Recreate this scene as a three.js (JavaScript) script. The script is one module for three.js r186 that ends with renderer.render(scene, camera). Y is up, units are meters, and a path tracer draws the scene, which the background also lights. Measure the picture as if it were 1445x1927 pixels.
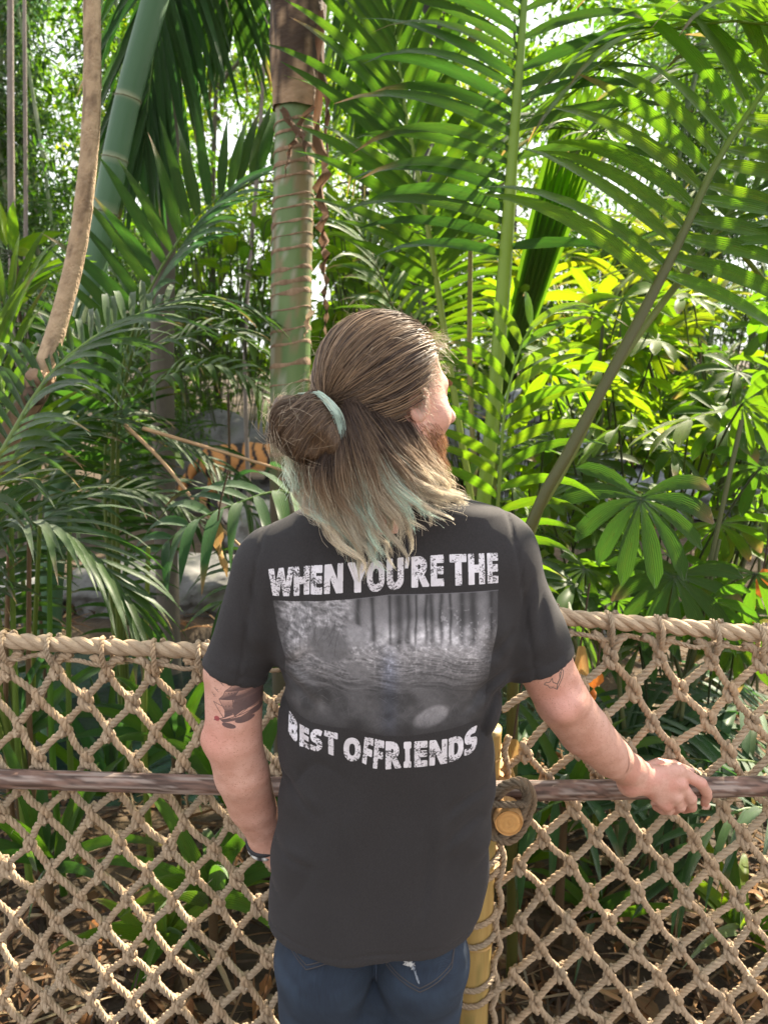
import * as THREE from 'three';
import { mergeGeometries } from 'three/addons/utils/BufferGeometryUtils.js';

// ---------------------------------------------------------------- camera, sky, sun, exposure
const W = 767, H = 1024;
const scene = new THREE.Scene();
const FOV = 67, PITCH = 10 * Math.PI / 180, CAM_H = 1.72;
const camera = new THREE.PerspectiveCamera(FOV, W / H, 0.05, 400);
camera.position.set(0, CAM_H, 0);
camera.rotation.set(-PITCH, 0, 0);
camera.focus = 1.2; camera.userData.fStop = 7;
const renderer = new THREE.WebGLRenderer({ antialias: true });
renderer.setSize(W, H);
renderer.toneMapping = THREE.LinearToneMapping;
renderer.toneMappingExposure = 5.0;
renderer.shadowMap.enabled = true;

const SUN = new THREE.Vector3(0.44, 0.64, -0.63).normalize();
function makeSky() {
  const w = 256, h = 128, d = new Float32Array(w * h * 4);
  for (let j = 0; j < h; j++) for (let i = 0; i < w; i++) {
    const el = (j + 0.5) / h * Math.PI - Math.PI / 2, az = (i + 0.5) / w * 2 * Math.PI - Math.PI;
    const v = [Math.cos(el) * Math.cos(az), Math.sin(el), Math.cos(el) * Math.sin(az)];
    const s = Math.max(0, v[0] * SUN.x + v[1] * SUN.y + v[2] * SUN.z);
    const up = Math.max(0, v[1]), k = Math.pow(1 - up, 2.2);
    const glow = 0.25 * Math.pow(s, 6) + 0.7 * Math.pow(s, 60);
    const c = [0.64 + 0.36 * k + glow, 0.68 + 0.31 * k + glow, 0.76 + 0.20 * k + glow * 0.9];
    const g = v[1] < 0 ? 0.35 : 1;
    for (let q = 0; q < 3; q++) d[(j * w + i) * 4 + q] = c[q] * 0.48 * g;
    d[(j * w + i) * 4 + 3] = 1;
  }
  const t = new THREE.DataTexture(d, w, h, THREE.RGBAFormat, THREE.FloatType);
  t.mapping = THREE.EquirectangularReflectionMapping;
  t.magFilter = THREE.LinearFilter; t.minFilter = THREE.LinearFilter; t.needsUpdate = true;
  return t;
}
const skyTex = makeSky();
scene.background = skyTex; scene.environment = skyTex;
const sun = new THREE.DirectionalLight(0xfff1d8, 5);
sun.position.copy(SUN).multiplyScalar(40); sun.castShadow = true; sun.shadow.radius = 1.2;
sun.shadow.mapSize.set(4096, 4096);
Object.assign(sun.shadow.camera, { left: -14, right: 14, top: 14, bottom: -14, near: 1, far: 90 });
scene.add(sun); sun.target.position.set(0, 1, -5); scene.add(sun.target);

// ---------------------------------------------------------------- helpers
const V = (x, y, z) => new THREE.Vector3(x, y, z);
function rng(seed) { let a = seed >>> 0; return () => { a = (a + 0x6D2B79F5) | 0; let t = Math.imul(a ^ (a >>> 15), 1 | a); t = (t + Math.imul(t ^ (t >>> 7), 61 | t)) ^ t; return ((t ^ (t >>> 14)) >>> 0) / 4294967296; }; }
let R = rng(7);
const rr = (a, b) => a + (b - a) * R();
const gauss = () => (R() + R() + R() + R() - 2) * 0.87;
const clamp = (x, a, b) => Math.min(b, Math.max(a, x));
const sstep = (a, b, x) => { const t = clamp((x - a) / (b - a), 0, 1); return t * t * (3 - 2 * t); };
const lerp = (a, b, t) => a + (b - a) * t;
function hash3(x, y, z) { let h = Math.imul(x | 0, 374761393) + Math.imul(y | 0, 668265263) + Math.imul(z | 0, 1274126177); h = Math.imul(h ^ (h >>> 13), 1274126177); return ((h ^ (h >>> 16)) >>> 0) / 4294967296; }
function noise(x, y, z = 0) {               // value noise 0..1
  const xi = Math.floor(x), yi = Math.floor(y), zi = Math.floor(z), f = (t) => t * t * (3 - 2 * t);
  const u = f(x - xi), v = f(y - yi), w = f(z - zi);
  const L = (a, b, t) => a + (b - a) * t, h = (i, j, k) => hash3(xi + i, yi + j, zi + k);
  return L(L(L(h(0, 0, 0), h(1, 0, 0), u), L(h(0, 1, 0), h(1, 1, 0), u), v), L(L(h(0, 0, 1), h(1, 0, 1), u), L(h(0, 1, 1), h(1, 1, 1), u), v), w);
}
function fbm(x, y, z = 0, o = 4) { let s = 0, a = 0.5, n = 0; for (let i = 0; i < o; i++) { s += a * noise(x, y, z); n += a; a *= 0.5; x = x * 2.03 + 17.1; y = y * 2.03 + 5.3; z = z * 2.03 + 9.7; } return s / n; }
// the photograph's 1445 x 1927 frame: the point seen at (px, py) that lies d metres ahead of the camera's plane z = 0
const FPX = 963.5 / Math.tan(FOV * Math.PI / 360), CP = Math.cos(PITCH), SP = Math.sin(PITCH);
function P(px, py, d) {
  const x = (px - 722.5) / FPX, y = -(py - 963.5) / FPX;
  const dy = y * CP - SP, dz = -y * SP - CP;      // the ray in the world
  const k = d / -dz;
  return V(x * k, CAM_H + dy * k, -d);
}
function proj(v) {                          // world -> photograph's frame (used to lay out the shirt print in its own plane)
  const y = v.y - CAM_H, z = v.z, cy = y * CP - z * SP, cz = y * SP + z * CP;
  return [722.5 + FPX * v.x / -cz, 963.5 - FPX * cy / -cz];
}

const used = {};
function numbered(name) { const n = used[name] || 0; used[name] = n + 1; return n ? `${name}_${String(n).padStart(3, '0')}` : name; }
const origin = new WeakMap();
function tag(o, label, category, group, kind) {
  if (label) o.userData.label = label; if (category) o.userData.category = category;
  if (group) o.userData.group = group; if (kind) o.userData.kind = kind; return o;
}
function thing(name, label, category, pos, group, kind) {
  const g = new THREE.Group(); g.name = numbered(name); g.position.copy(pos); scene.add(g); origin.set(g, pos.clone());
  return tag(g, label, category, group, kind);
}
function part(parent, name, geo, mat, label) {  // geometry is given in world coordinates
  const o = origin.get(parent); geo.translate(-o.x, -o.y, -o.z);
  const m = new THREE.Mesh(geo, mat); m.name = name; m.castShadow = m.receiveShadow = true; parent.add(m); origin.set(m, o);
  if (label) m.userData.label = label; return m;
}
function solo(name, label, category, geo, mat, pos, group, kind) {
  geo.translate(-pos.x, -pos.y, -pos.z);
  const m = new THREE.Mesh(geo, mat); m.name = numbered(name); m.position.copy(pos); m.castShadow = m.receiveShadow = true; scene.add(m); origin.set(m, pos.clone());
  return tag(m, label, category, group, kind);
}
function struct(name, geo, mat) { const m = new THREE.Mesh(geo, mat); m.name = numbered(name); m.userData.kind = 'structure'; m.castShadow = m.receiveShadow = true; scene.add(m); origin.set(m, V(0, 0, 0)); return m; }

// accumulates triangles with colour and uv
class Acc {
  constructor() { this.p = []; this.c = []; this.u = []; this.i = []; }
  v(x, y, z, c, u, v) { this.p.push(x, y, z); this.c.push(c[0], c[1], c[2]); this.u.push(u, v); return this.p.length / 3 - 1; }
  tri(a, b, c) { this.i.push(a, b, c); }
  quad(a, b, c, d) { this.i.push(a, b, c, a, c, d); }
  geo() {
    const g = new THREE.BufferGeometry();
    g.setAttribute('position', new THREE.Float32BufferAttribute(this.p, 3));
    g.setAttribute('color', new THREE.Float32BufferAttribute(this.c, 3));
    g.setAttribute('uv', new THREE.Float32BufferAttribute(this.u, 2));
    g.setIndex(this.i); g.computeVertexNormals(); return g;
  }
}
const sc = (c, k) => [c[0] * k, c[1] * k, c[2] * k];
const mixc = (a, b, t) => [lerp(a[0], b[0], t), lerp(a[1], b[1], t), lerp(a[2], b[2], t)];

// a tube along points with radius r(t), colour c(t, angle); rings keep a steady frame
function tubeAcc(A, pts, r, col, sides = 8, us = 1, vs = 1, cap = true) {
  const n = pts.length; let N = null, first = A.p.length / 3, run = 0;
  for (let i = 0; i < n; i++) {
    const T = (i < n - 1 ? pts[i + 1].clone().sub(pts[Math.max(0, i - 1)]) : pts[i].clone().sub(pts[i - 1])).normalize();
    if (!N) { N = Math.abs(T.y) < 0.9 ? V(0, 1, 0) : V(1, 0, 0); }
    N = N.clone().sub(T.clone().multiplyScalar(N.dot(T))).normalize();
    const B = T.clone().cross(N), t = i / (n - 1); if (i) run += pts[i].distanceTo(pts[i - 1]);
    for (let s = 0; s <= sides; s++) {
      const a = s / sides * Math.PI * 2, rad = typeof r === 'function' ? r(t, a) : r, cx = Math.cos(a) * rad, cy = Math.sin(a) * rad;
      const cc = typeof col === 'function' ? col(t, a, pts[i]) : col;
      A.v(pts[i].x + N.x * cx + B.x * cy, pts[i].y + N.y * cx + B.y * cy, pts[i].z + N.z * cx + B.z * cy, cc, s / sides * us, run * vs);
    }
  }
  const S = sides + 1;
  for (let i = 0; i < n - 1; i++) for (let s = 0; s < sides; s++) { const a = first + i * S + s; A.quad(a, a + 1, a + S + 1, a + S); }
  if (cap) for (const [row, e] of [[0, 0], [n - 1, n - 1]]) {
    const cc = typeof col === 'function' ? col(e ? 1 : 0, 0, pts[e]) : col, m = A.v(pts[e].x, pts[e].y, pts[e].z, cc, 0.5, 0);
    for (let s = 0; s < sides; s++) { const a = first + row * S + s; e ? A.tri(a, a + 1, m) : A.tri(a + 1, a, m); }
  }
}
function tube(pts, r, col, sides, us, vs, cap) { const A = new Acc(); tubeAcc(A, pts, r, col, sides, us, vs, cap); return A.geo(); }
function curve(pts, n) { return new THREE.CatmullRomCurve3(pts, false, 'centripetal').getPoints(n); }

// three-ply twisted rope along a path
function ropeAcc(A, pts, rad, col, { pitch = 7.5, sides = 6, phase = 0, plies = 3, step = 0.22 } = {}) {
  const c = new THREE.CatmullRomCurve3(pts, false, 'centripetal'), len = c.getLength();
  const n = Math.max(4, Math.round(len / (rad * step * pitch / 2))), path = c.getSpacedPoints(n), fr = [];
  let N = null;
  for (let i = 0; i <= n; i++) {
    const T = path[Math.min(n, i + 1)].clone().sub(path[Math.max(0, i - 1)]).normalize();
    if (!N) N = Math.abs(T.y) < 0.9 ? V(0, 1, 0) : V(1, 0, 0);
    N = N.clone().sub(T.clone().multiplyScalar(N.dot(T))).normalize(); fr.push([N, T.clone().cross(N)]);
  }
  for (let k = 0; k < plies; k++) {
    const ply = path.map((p, i) => { const a = phase + k * 2 * Math.PI / plies + i / n * len / (pitch * rad) * 2 * Math.PI, q = rad * 0.5; return p.clone().addScaledVector(fr[i][0], Math.cos(a) * q).addScaledVector(fr[i][1], Math.sin(a) * q); });
    const tint = sc(col, 0.92 + 0.16 * hash3(k, n, Math.round(phase * 100)));
    tubeAcc(A, ply, rad * 0.56, tint, sides, 1, 14, true);
  }
}
function rope(pts, rad, col, o) { const A = new Acc(); ropeAcc(A, pts, rad, col, o); return A.geo(); }

// ---------------------------------------------------------------- implicit surfaces
const smin = (a, b, k) => { const h = Math.max(k - Math.abs(a - b), 0) / k; return Math.min(a, b) - h * h * k * 0.25; };
const smax = (a, b, k) => -smin(-a, -b, k);
function cone(p, a, b, ra, rb) {            // distance to a tapered capsule
  const bx = b.x - a.x, by = b.y - a.y, bz = b.z - a.z, x = p.x - a.x, y = p.y - a.y, z = p.z - a.z;
  const t = clamp((x * bx + y * by + z * bz) / (bx * bx + by * by + bz * bz), 0, 1);
  return Math.hypot(x - bx * t, y - by * t, z - bz * t) - lerp(ra, rb, t);
}
function ell(p, c, r) { const x = (p.x - c.x) / r.x, y = (p.y - c.y) / r.y, z = (p.z - c.z) / r.z, k = Math.hypot(x, y, z), g = Math.hypot(x / r.x, y / r.y, z / r.z); return g < 1e-6 ? -Math.min(r.x, r.y, r.z) : k * (k - 1) / g; }
function surfaceNets(f, lo, hi, cell, fn = f) {
  const nx = Math.ceil((hi.x - lo.x) / cell) + 1, ny = Math.ceil((hi.y - lo.y) / cell) + 1, nz = Math.ceil((hi.z - lo.z) / cell) + 1;
  const val = new Float32Array(nx * ny * nz), p = V(0, 0, 0), at = (i, j, k) => (k * ny + j) * nx + i;
  for (let k = 0; k < nz; k++) for (let j = 0; j < ny; j++) for (let i = 0; i < nx; i++) { p.set(lo.x + i * cell, lo.y + j * cell, lo.z + k * cell); val[at(i, j, k)] = f(p); }
  const id = new Int32Array(nx * ny * nz).fill(-1), pos = [], idx = [];
  const E = [[0, 1], [2, 3], [4, 5], [6, 7], [0, 2], [1, 3], [4, 6], [5, 7], [0, 4], [1, 5], [2, 6], [3, 7]];
  for (let k = 0; k < nz - 1; k++) for (let j = 0; j < ny - 1; j++) for (let i = 0; i < nx - 1; i++) {
    const v = []; let s = 0;
    for (let c = 0; c < 8; c++) { const q = val[at(i + (c & 1), j + (c >> 1 & 1), k + (c >> 2))]; v.push(q); if (q < 0) s++; }
    if (s === 0 || s === 8) continue;
    let x = 0, y = 0, z = 0, n = 0;
    for (const [a, b] of E) if ((v[a] < 0) !== (v[b] < 0)) { const t = v[a] / (v[a] - v[b]); x += lerp(a & 1, b & 1, t); y += lerp(a >> 1 & 1, b >> 1 & 1, t); z += lerp(a >> 2, b >> 2, t); n++; }
    id[at(i, j, k)] = pos.length / 3; pos.push(lo.x + (i + x / n) * cell, lo.y + (j + y / n) * cell, lo.z + (k + z / n) * cell);
  }
  for (let k = 1; k < nz - 1; k++) for (let j = 1; j < ny - 1; j++) for (let i = 1; i < nx - 1; i++) {
    const a = val[at(i, j, k)] < 0;
    const q = (flip, w, x, y, z) => { if (w < 0 || x < 0 || y < 0 || z < 0) return; flip ? idx.push(w, x, y, w, y, z) : idx.push(w, y, x, w, z, y); };
    if (a !== (val[at(i + 1, j, k)] < 0)) q(a, id[at(i, j - 1, k - 1)], id[at(i, j, k - 1)], id[at(i, j, k)], id[at(i, j - 1, k)]);
    if (a !== (val[at(i, j + 1, k)] < 0)) q(a, id[at(i - 1, j, k - 1)], id[at(i - 1, j, k)], id[at(i, j, k)], id[at(i, j, k - 1)]);
    if (a !== (val[at(i, j, k + 1)] < 0)) q(a, id[at(i - 1, j - 1, k)], id[at(i, j - 1, k)], id[at(i, j, k)], id[at(i - 1, j, k)]);
  }
  const g = new THREE.BufferGeometry(), nor = new Float32Array(pos.length), e = cell * 0.35;
  for (let i = 0; i < pos.length; i += 3) {
    const d = (x, y, z) => { p.set(pos[i] + x, pos[i + 1] + y, pos[i + 2] + z); return fn(p); };
    const v = V(d(e, 0, 0) - d(-e, 0, 0), d(0, e, 0) - d(0, -e, 0), d(0, 0, e) - d(0, 0, -e)).normalize();
    nor[i] = v.x; nor[i + 1] = v.y; nor[i + 2] = v.z;
  }
  g.setAttribute('position', new THREE.Float32BufferAttribute(pos, 3)); g.setAttribute('normal', new THREE.BufferAttribute(nor, 3)); g.setIndex(idx);
  return g;
}
function paint(g, fn, uvfn) {               // vertex colours (and uv) from position and normal
  const p = g.attributes.position, n = g.attributes.normal, c = new Float32Array(p.count * 3), u = new Float32Array(p.count * 2), a = V(0, 0, 0), b = V(0, 0, 0);
  for (let i = 0; i < p.count; i++) { a.fromBufferAttribute(p, i); b.fromBufferAttribute(n, i); const k = fn(a, b); c[i * 3] = k[0]; c[i * 3 + 1] = k[1]; c[i * 3 + 2] = k[2]; const w = uvfn ? uvfn(a, b) : [a.x, a.y]; u[i * 2] = w[0]; u[i * 2 + 1] = w[1]; }
  g.setAttribute('color', new THREE.BufferAttribute(c, 3)); g.setAttribute('uv', new THREE.BufferAttribute(u, 2)); return g;
}

// ---------------------------------------------------------------- textures and materials
function dataTex(w, h, fn, srgb = false, rep = true) {
  const d = new Uint8Array(w * h * 4);
  for (let j = 0; j < h; j++) for (let i = 0; i < w; i++) { const c = fn(i / w, j / h, i, j), o = (j * w + i) * 4; for (let q = 0; q < 3; q++) d[o + q] = clamp(Math.round((typeof c === 'number' ? c : c[q]) * 255), 0, 255); d[o + 3] = 255; }
  const t = new THREE.DataTexture(d, w, h, THREE.RGBAFormat); t.magFilter = THREE.LinearFilter; t.minFilter = THREE.LinearMipmapLinearFilter;
  if (rep) t.wrapS = t.wrapT = THREE.RepeatWrapping; if (srgb) t.colorSpace = THREE.SRGBColorSpace; t.needsUpdate = true; return t;
}
const tn = (u, v, fx, fy, s = 0) => {       // tiling value noise
  const x = u * fx, y = v * fy, xi = Math.floor(x), yi = Math.floor(y), f = (t) => t * t * (3 - 2 * t), a = f(x - xi), b = f(y - yi);
  const h = (i, j) => hash3(((xi + i) % fx + fx) % fx, ((yi + j) % fy + fy) % fy, s);
  return lerp(lerp(h(0, 0), h(1, 0), a), lerp(h(0, 1), h(1, 1), a), b);
};
const veinTex = dataTex(128, 256, (u, v) => 0.5 + 0.32 * Math.sin(u * Math.PI * 2 * 9) + 0.18 * (tn(u, v, 12, 40, 3) - 0.5));
const mottleTex = dataTex(256, 256, (u, v) => 0.72 + 0.28 * (0.6 * tn(u, v, 9, 12, 1) + 0.4 * tn(u, v, 40, 60, 2)));
const leafTex = dataTex(256, 512, (u, v) => { const b = 0.74 + 0.26 * (0.6 * tn(u, v, 9, 12, 1) + 0.4 * tn(u, v, 40, 60, 2)), s = sstep(0.80, 0.88, 0.6 * tn(u, v, 14, 30, 5) + 0.4 * tn(u, v, 40, 80, 6)), y = sstep(0.62, 0.8, tn(u, v, 4, 9, 7)); return [b * lerp(1, 1.25, y * 0.6) * lerp(1, 1.1, s), b * lerp(1, 0.62, s), b * lerp(1, 0.5, s)]; });
const grainTex = dataTex(256, 256, (u, v) => 0.35 * tn(u, v, 40, 6, 11) + 0.4 * tn(u, v, 96, 14, 12) + 0.25 * tn(u, v, 16, 16, 13));
const lumpTex = dataTex(256, 256, (u, v) => 0.5 * tn(u, v, 10, 10, 21) + 0.3 * tn(u, v, 28, 28, 22) + 0.2 * tn(u, v, 80, 80, 23));
const fibreTex = dataTex(128, 128, (u, v) => 0.6 * tn(u, v, 30, 6, 31) + 0.4 * tn(u, v, 60, 20, 32));
const rep = (t, x, y) => { const c = t.clone(); c.repeat.set(x, y); c.needsUpdate = true; return c; };
function leafMat(through, coat = 0.35, rough = 0.32) { return new THREE.MeshPhysicalMaterial({ color: 0xffffff, vertexColors: true, map: leafTex, roughness: 0.95, transmission: through, thickness: 0, ior: 1.4, specularIntensity: 0.35, clearcoat: coat, clearcoatRoughness: rough, bumpMap: veinTex, bumpScale: 0.0012, side: THREE.DoubleSide }); }
const M = {
  leaf: leafMat(0.62, 0.18, 0.34), bright: leafMat(0.78, 0.12), dry: leafMat(0.25, 0.0), far: new THREE.MeshPhysicalMaterial({ color: 0xffffff, vertexColors: true, roughness: 0.9, transmission: 0.78, thickness: 0, specularIntensity: 0.35, clearcoat: 0.08, clearcoatRoughness: 0.35, side: THREE.DoubleSide }),  // bright is the sunlit copy of leaf, passing more light
  stem: new THREE.MeshPhysicalMaterial({ color: 0xffffff, vertexColors: true, roughness: 0.5, bumpMap: rep(grainTex, 1, 1), bumpScale: 0.001, specularIntensity: 0.6, clearcoat: 0.1, clearcoatRoughness: 0.35 }),
  bark: new THREE.MeshStandardMaterial({ color: 0xffffff, vertexColors: true, roughness: 0.9, map: mottleTex, bumpMap: lumpTex, bumpScale: 0.006 }),
  wood: new THREE.MeshStandardMaterial({ color: 0xffffff, vertexColors: true, roughness: 0.75, bumpMap: grainTex, bumpScale: 0.0012 }),
  rope: new THREE.MeshStandardMaterial({ color: 0xffffff, vertexColors: true, roughness: 0.92, map: mottleTex, bumpMap: fibreTex, bumpScale: 0.0018 }),
  rock: new THREE.MeshStandardMaterial({ color: 0xffffff, vertexColors: true, roughness: 0.88, bumpMap: lumpTex, bumpScale: 0.02 }),
  ground: new THREE.MeshStandardMaterial({ color: 0xffffff, vertexColors: true, roughness: 0.97, bumpMap: lumpTex, bumpScale: 0.03 }),
};

// ---------------------------------------------------------------- leaf blades
const prof = {
  strap: (t) => (0.4 + 0.6 * sstep(0, 0.22, t)) * (1 - Math.pow(t, 2.6)) + 0.02,
  fan: (t) => (0.18 + 0.82 * sstep(0, 0.55, t)) * (1 - 0.85 * sstep(0.8, 1.0, t)),
  ovate: (t) => Math.pow(Math.sin(Math.PI * Math.pow(clamp(t * 0.985 + 0.01, 0, 1), 0.72)), 0.8) + 0.02,
};
function blade(A, base, dir, nrm, L, wid, { seg = 7, droop = 0.5, fold = 0.3, col = [0.06, 0.16, 0.03], tip = null, shape = prof.strap, wave = 0, twist = 0, r = R } = {}) {
  let p = base.clone(), d = dir.clone().normalize(), n = nrm.clone(); const first = A.p.length / 3, st = L / seg, ph = r() * 6;
  for (let i = 0; i <= seg; i++) {
    const t = i / seg, w = wid * shape(t) * 0.5; let s = d.clone().cross(n); if (s.lengthSq() < 1e-6) s = d.clone().cross(V(0.3, 0.2, 1)); s.normalize();
    if (twist) s.applyAxisAngle(d, twist * t);
    const m = s.clone().cross(d).normalize(); n = m.clone(); const up = fold * w + wave * wid * Math.sin(ph + t * 9), c = tip ? mixc(col, tip, sstep(0.72, 1, t)) : col;
    A.v(p.x - s.x * w + m.x * up, p.y - s.y * w + m.y * up, p.z - s.z * w + m.z * up, c, 0, t * L * 2.2);
    A.v(p.x, p.y, p.z, sc(c, 1.12), 0.5, t * L * 2.2);
    A.v(p.x + s.x * w + m.x * up, p.y + s.y * w + m.y * up, p.z + s.z * w + m.z * up, c, 1, t * L * 2.2);
    p.addScaledVector(d, st); d.y -= droop * st * (0.5 + 1.2 * t) / Math.max(0.15, L) * 1.2; d.normalize();
  }
  for (let i = 0; i < seg; i++) { const a = first + i * 3; A.quad(a, a + 1, a + 4, a + 3); A.quad(a + 1, a + 2, a + 5, a + 4); }
}
const G = { dark: [0.040, 0.108, 0.008], mid: [0.068, 0.160, 0.006], lite: [0.115, 0.235, 0.005], lime: [0.165, 0.290, 0.004], gold: [0.23, 0.31, 0.006], blue: [0.036, 0.112, 0.020], dry: [0.34, 0.20, 0.09], stem: [0.10, 0.14, 0.025], brown: [0.07, 0.045, 0.022] };  // leaf tones: lime and gold mix young leaf and painted sunlight, dark has painted shade
const vary = (c, k = 0.2) => { const b = 1 + rr(-k, k), h = rr(-k, k) * 0.6; return [c[0] * b * (1 + h), c[1] * b, c[2] * b * (1 - h)]; };

// a feather-shaped palm frond: rachis as a part, leaflets as its pieces
function frond(parent, pts, o = {}) {
  const { skipR = 0, n = 34, len = 0.5, wid = 0.028, t0 = 0.25, ang = [75, 30], lift = 0.15, droop = 0.6, nrm = null, col = G.mid, mat = M.leaf, rad = 0.009, stem = G.stem, split = true, sides = [1, 1], fold = 0.3, dryTip = 0.22, seg = 7, shape = prof.strap, skip = 0, jitter = 1, lenAt = null, leafMatBy = null } = o;
  const c = new THREE.CatmullRomCurve3(pts.map((q) => Array.isArray(q) ? P(...q) : q), false, 'centripetal');
  const path = c.getSpacedPoints(28), A = new Acc();
  tubeAcc(A, path, (t) => rad * (1 - 0.2 * t) * (1 - 0.72 * clamp((t - t0) / (1 - t0), 0, 1)), (t) => mixc(stem, sc(col, 1.1), 0.7 * sstep(t0, 1, t)), 7, 1, 6);
  const f = part(parent, 'frond', A.geo(), M.stem), all = split ? null : new Acc();
  for (let i = 0; i < n; i++) for (const s of [-1, 1]) {
    if (!(s < 0 ? sides[0] : sides[1])) continue; if (R() < (s > 0 ? skipR : skip)) continue;
    const u = (i + (s > 0 ? 0.5 : 0) + rr(-0.2, 0.2) * jitter) / n, t = clamp(t0 + (1 - t0) * u, 0, 1), base = c.getPointAt(t), T = c.getTangentAt(t);
    let N = nrm ? nrm.clone() : V(0, 1, 0); N.addScaledVector(T, -N.dot(T)); if (N.lengthSq() < 0.02) N = V(0, 0.3, 1).addScaledVector(T, -V(0, 0.3, 1).dot(T)); N.normalize();
    const B = T.clone().cross(N), a = lerp(ang[0], ang[1], u) * Math.PI / 180 + rr(-0.1, 0.1) * jitter;
    const d = T.clone().multiplyScalar(Math.cos(a)).addScaledVector(B, s * Math.sin(a)).addScaledVector(N, lift + rr(-0.1, 0.1) * jitter).normalize();
    const k = lenAt ? lenAt(u) : 0.45 + 0.55 * Math.sin(Math.PI * clamp(u * 0.85 + 0.12, 0, 1)), L = len * k * rr(0.88, 1.1);
    const D = split ? new Acc() : all;
    blade(D, base, d, N, L, wid * rr(0.85, 1.15) * (0.6 + 0.4 * k), { seg, droop: droop * rr(0.7, 1.4), fold, col: vary(col, 0.22), tip: R() < dryTip ? vary(G.dry) : null, shape, twist: rr(-0.4, 0.4) });
    if (split) part(f, 'leaflet', D.geo(), leafMatBy ? leafMatBy(u) : mat);
  }
  if (!split) { const m = part(f, 'leaflets', all.geo(), mat); m.userData.kind = 'stuff'; }
  return f;
}
// a fan leaf: segments spread in a plane round the end of a stalk
function fanLeaf(parent, hub, axis, nrm, Rad, o = {}) {
  const { n = 9, spread = 230, wid = 0.3, droop = 0.5, col = G.mid, mat = M.leaf, split = false, from = null, shape = prof.fan, rad = 0.004, fold = 0.35, dryTip = 0.1, seg = 6 } = o;
  const ax = axis.clone().normalize(), N = nrm.clone().addScaledVector(ax, -nrm.dot(ax)).normalize(), A = new Acc();
  if (from) { const mid = from.clone().lerp(hub, 0.55); mid.y += 0.05 * from.distanceTo(hub); tubeAcc(A, curve([from, mid, hub], 10), rad, sc(G.stem, 0.9), 5); }
  else tubeAcc(A, [hub.clone().addScaledVector(ax, -0.03), hub.clone().addScaledVector(ax, 0.004)], rad, G.stem, 5);
  const S = split ? null : A, f = split ? part(parent, 'leaf', A.geo(), M.stem) : null, c0 = vary(col, 0.15);
  for (let i = 0; i < n; i++) {
    const u = n > 1 ? i / (n - 1) - 0.5 : 0, a = u * spread * Math.PI / 180, d = ax.clone().applyAxisAngle(N, a).addScaledVector(N, rr(-0.06, 0.1));
    const D = split ? new Acc() : S, L = Rad * (1 - 0.35 * Math.abs(u)) * rr(0.9, 1.06);
    blade(D, hub, d, N, L, Rad * wid * rr(0.8, 1.15), { seg, droop: droop * rr(0.6, 1.3), fold, col: vary(c0, 0.1), tip: R() < dryTip ? vary(G.dry) : null, shape });
    if (split) part(f, 'leaflet', D.geo(), mat);
  }
  return split ? f : part(parent, 'leaf', A.geo(), mat);
}
// ---------------------------------------------------------------- ground, pool, rocks
function groundY(x, z) {
  const d = -z;
  let h = 0.05 * (fbm(x * 1.3 + 4, z * 1.3, 0, 3) - 0.5);
  h += 0.16 * sstep(5.4, 7.5, d);
  h += 1.38 * sstep(9.6, 10.8, d) * sstep(-1.5, 1.0, x);
  h += 0.9 * sstep(10, 14, d) * (1 - sstep(-1.5, 1.0, x));
  h += 0.06 * Math.max(0, Math.min(d, 40) - 14);
  const pool = Math.max(0, 1 - Math.hypot((x + 1.0) / 2.6, (d - 4.05) / 1.15));
  return h - 0.5 * sstep(0, 0.35, pool);
}
{
  const A = new Acc(), xs = [], zs = [];
  for (let x = -120; x < -12; x += 9) xs.push(x); for (let x = -12; x <= 12; x += 0.12) xs.push(x); for (let x = 13; x <= 120; x += 9) xs.push(x);
  for (let z = 14; z > 0.5; z -= 1.5) zs.push(z); for (let z = 0; z > -14; z -= 0.12) zs.push(z); for (let z = -14; z >= -160; z -= 4) zs.push(z);
  for (const z of zs) for (const x of xs) {
    const n = fbm(x * 2.2, z * 2.2, 3, 4), m = fbm(x * 9, z * 9, 5, 3);
    A.v(x, groundY(x, z) + 0.02 * (m - 0.5), z, mixc([0.03, 0.021, 0.012], [0.10, 0.066, 0.036], sstep(0.3, 0.75, n * 0.6 + m * 0.4)), x, z);
  }
  for (let j = 0; j < zs.length - 1; j++) for (let i = 0; i < xs.length - 1; i++) { const a = j * xs.length + i; A.quad(a, a + 1, a + xs.length + 1, a + xs.length); }
  struct('ground', A.geo(), M.ground);
}
{
  const g = new THREE.CircleGeometry(1, 48); g.rotateX(-Math.PI / 2); g.scale(3.3, 1, 1.5); g.translate(-1.0, -0.11, -4.05);
  struct('water', g, new THREE.MeshPhysicalMaterial({ color: 0x0d1a18, roughness: 0.06, bumpMap: rep(lumpTex, 9, 9), bumpScale: 0.004 }));
}
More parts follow.
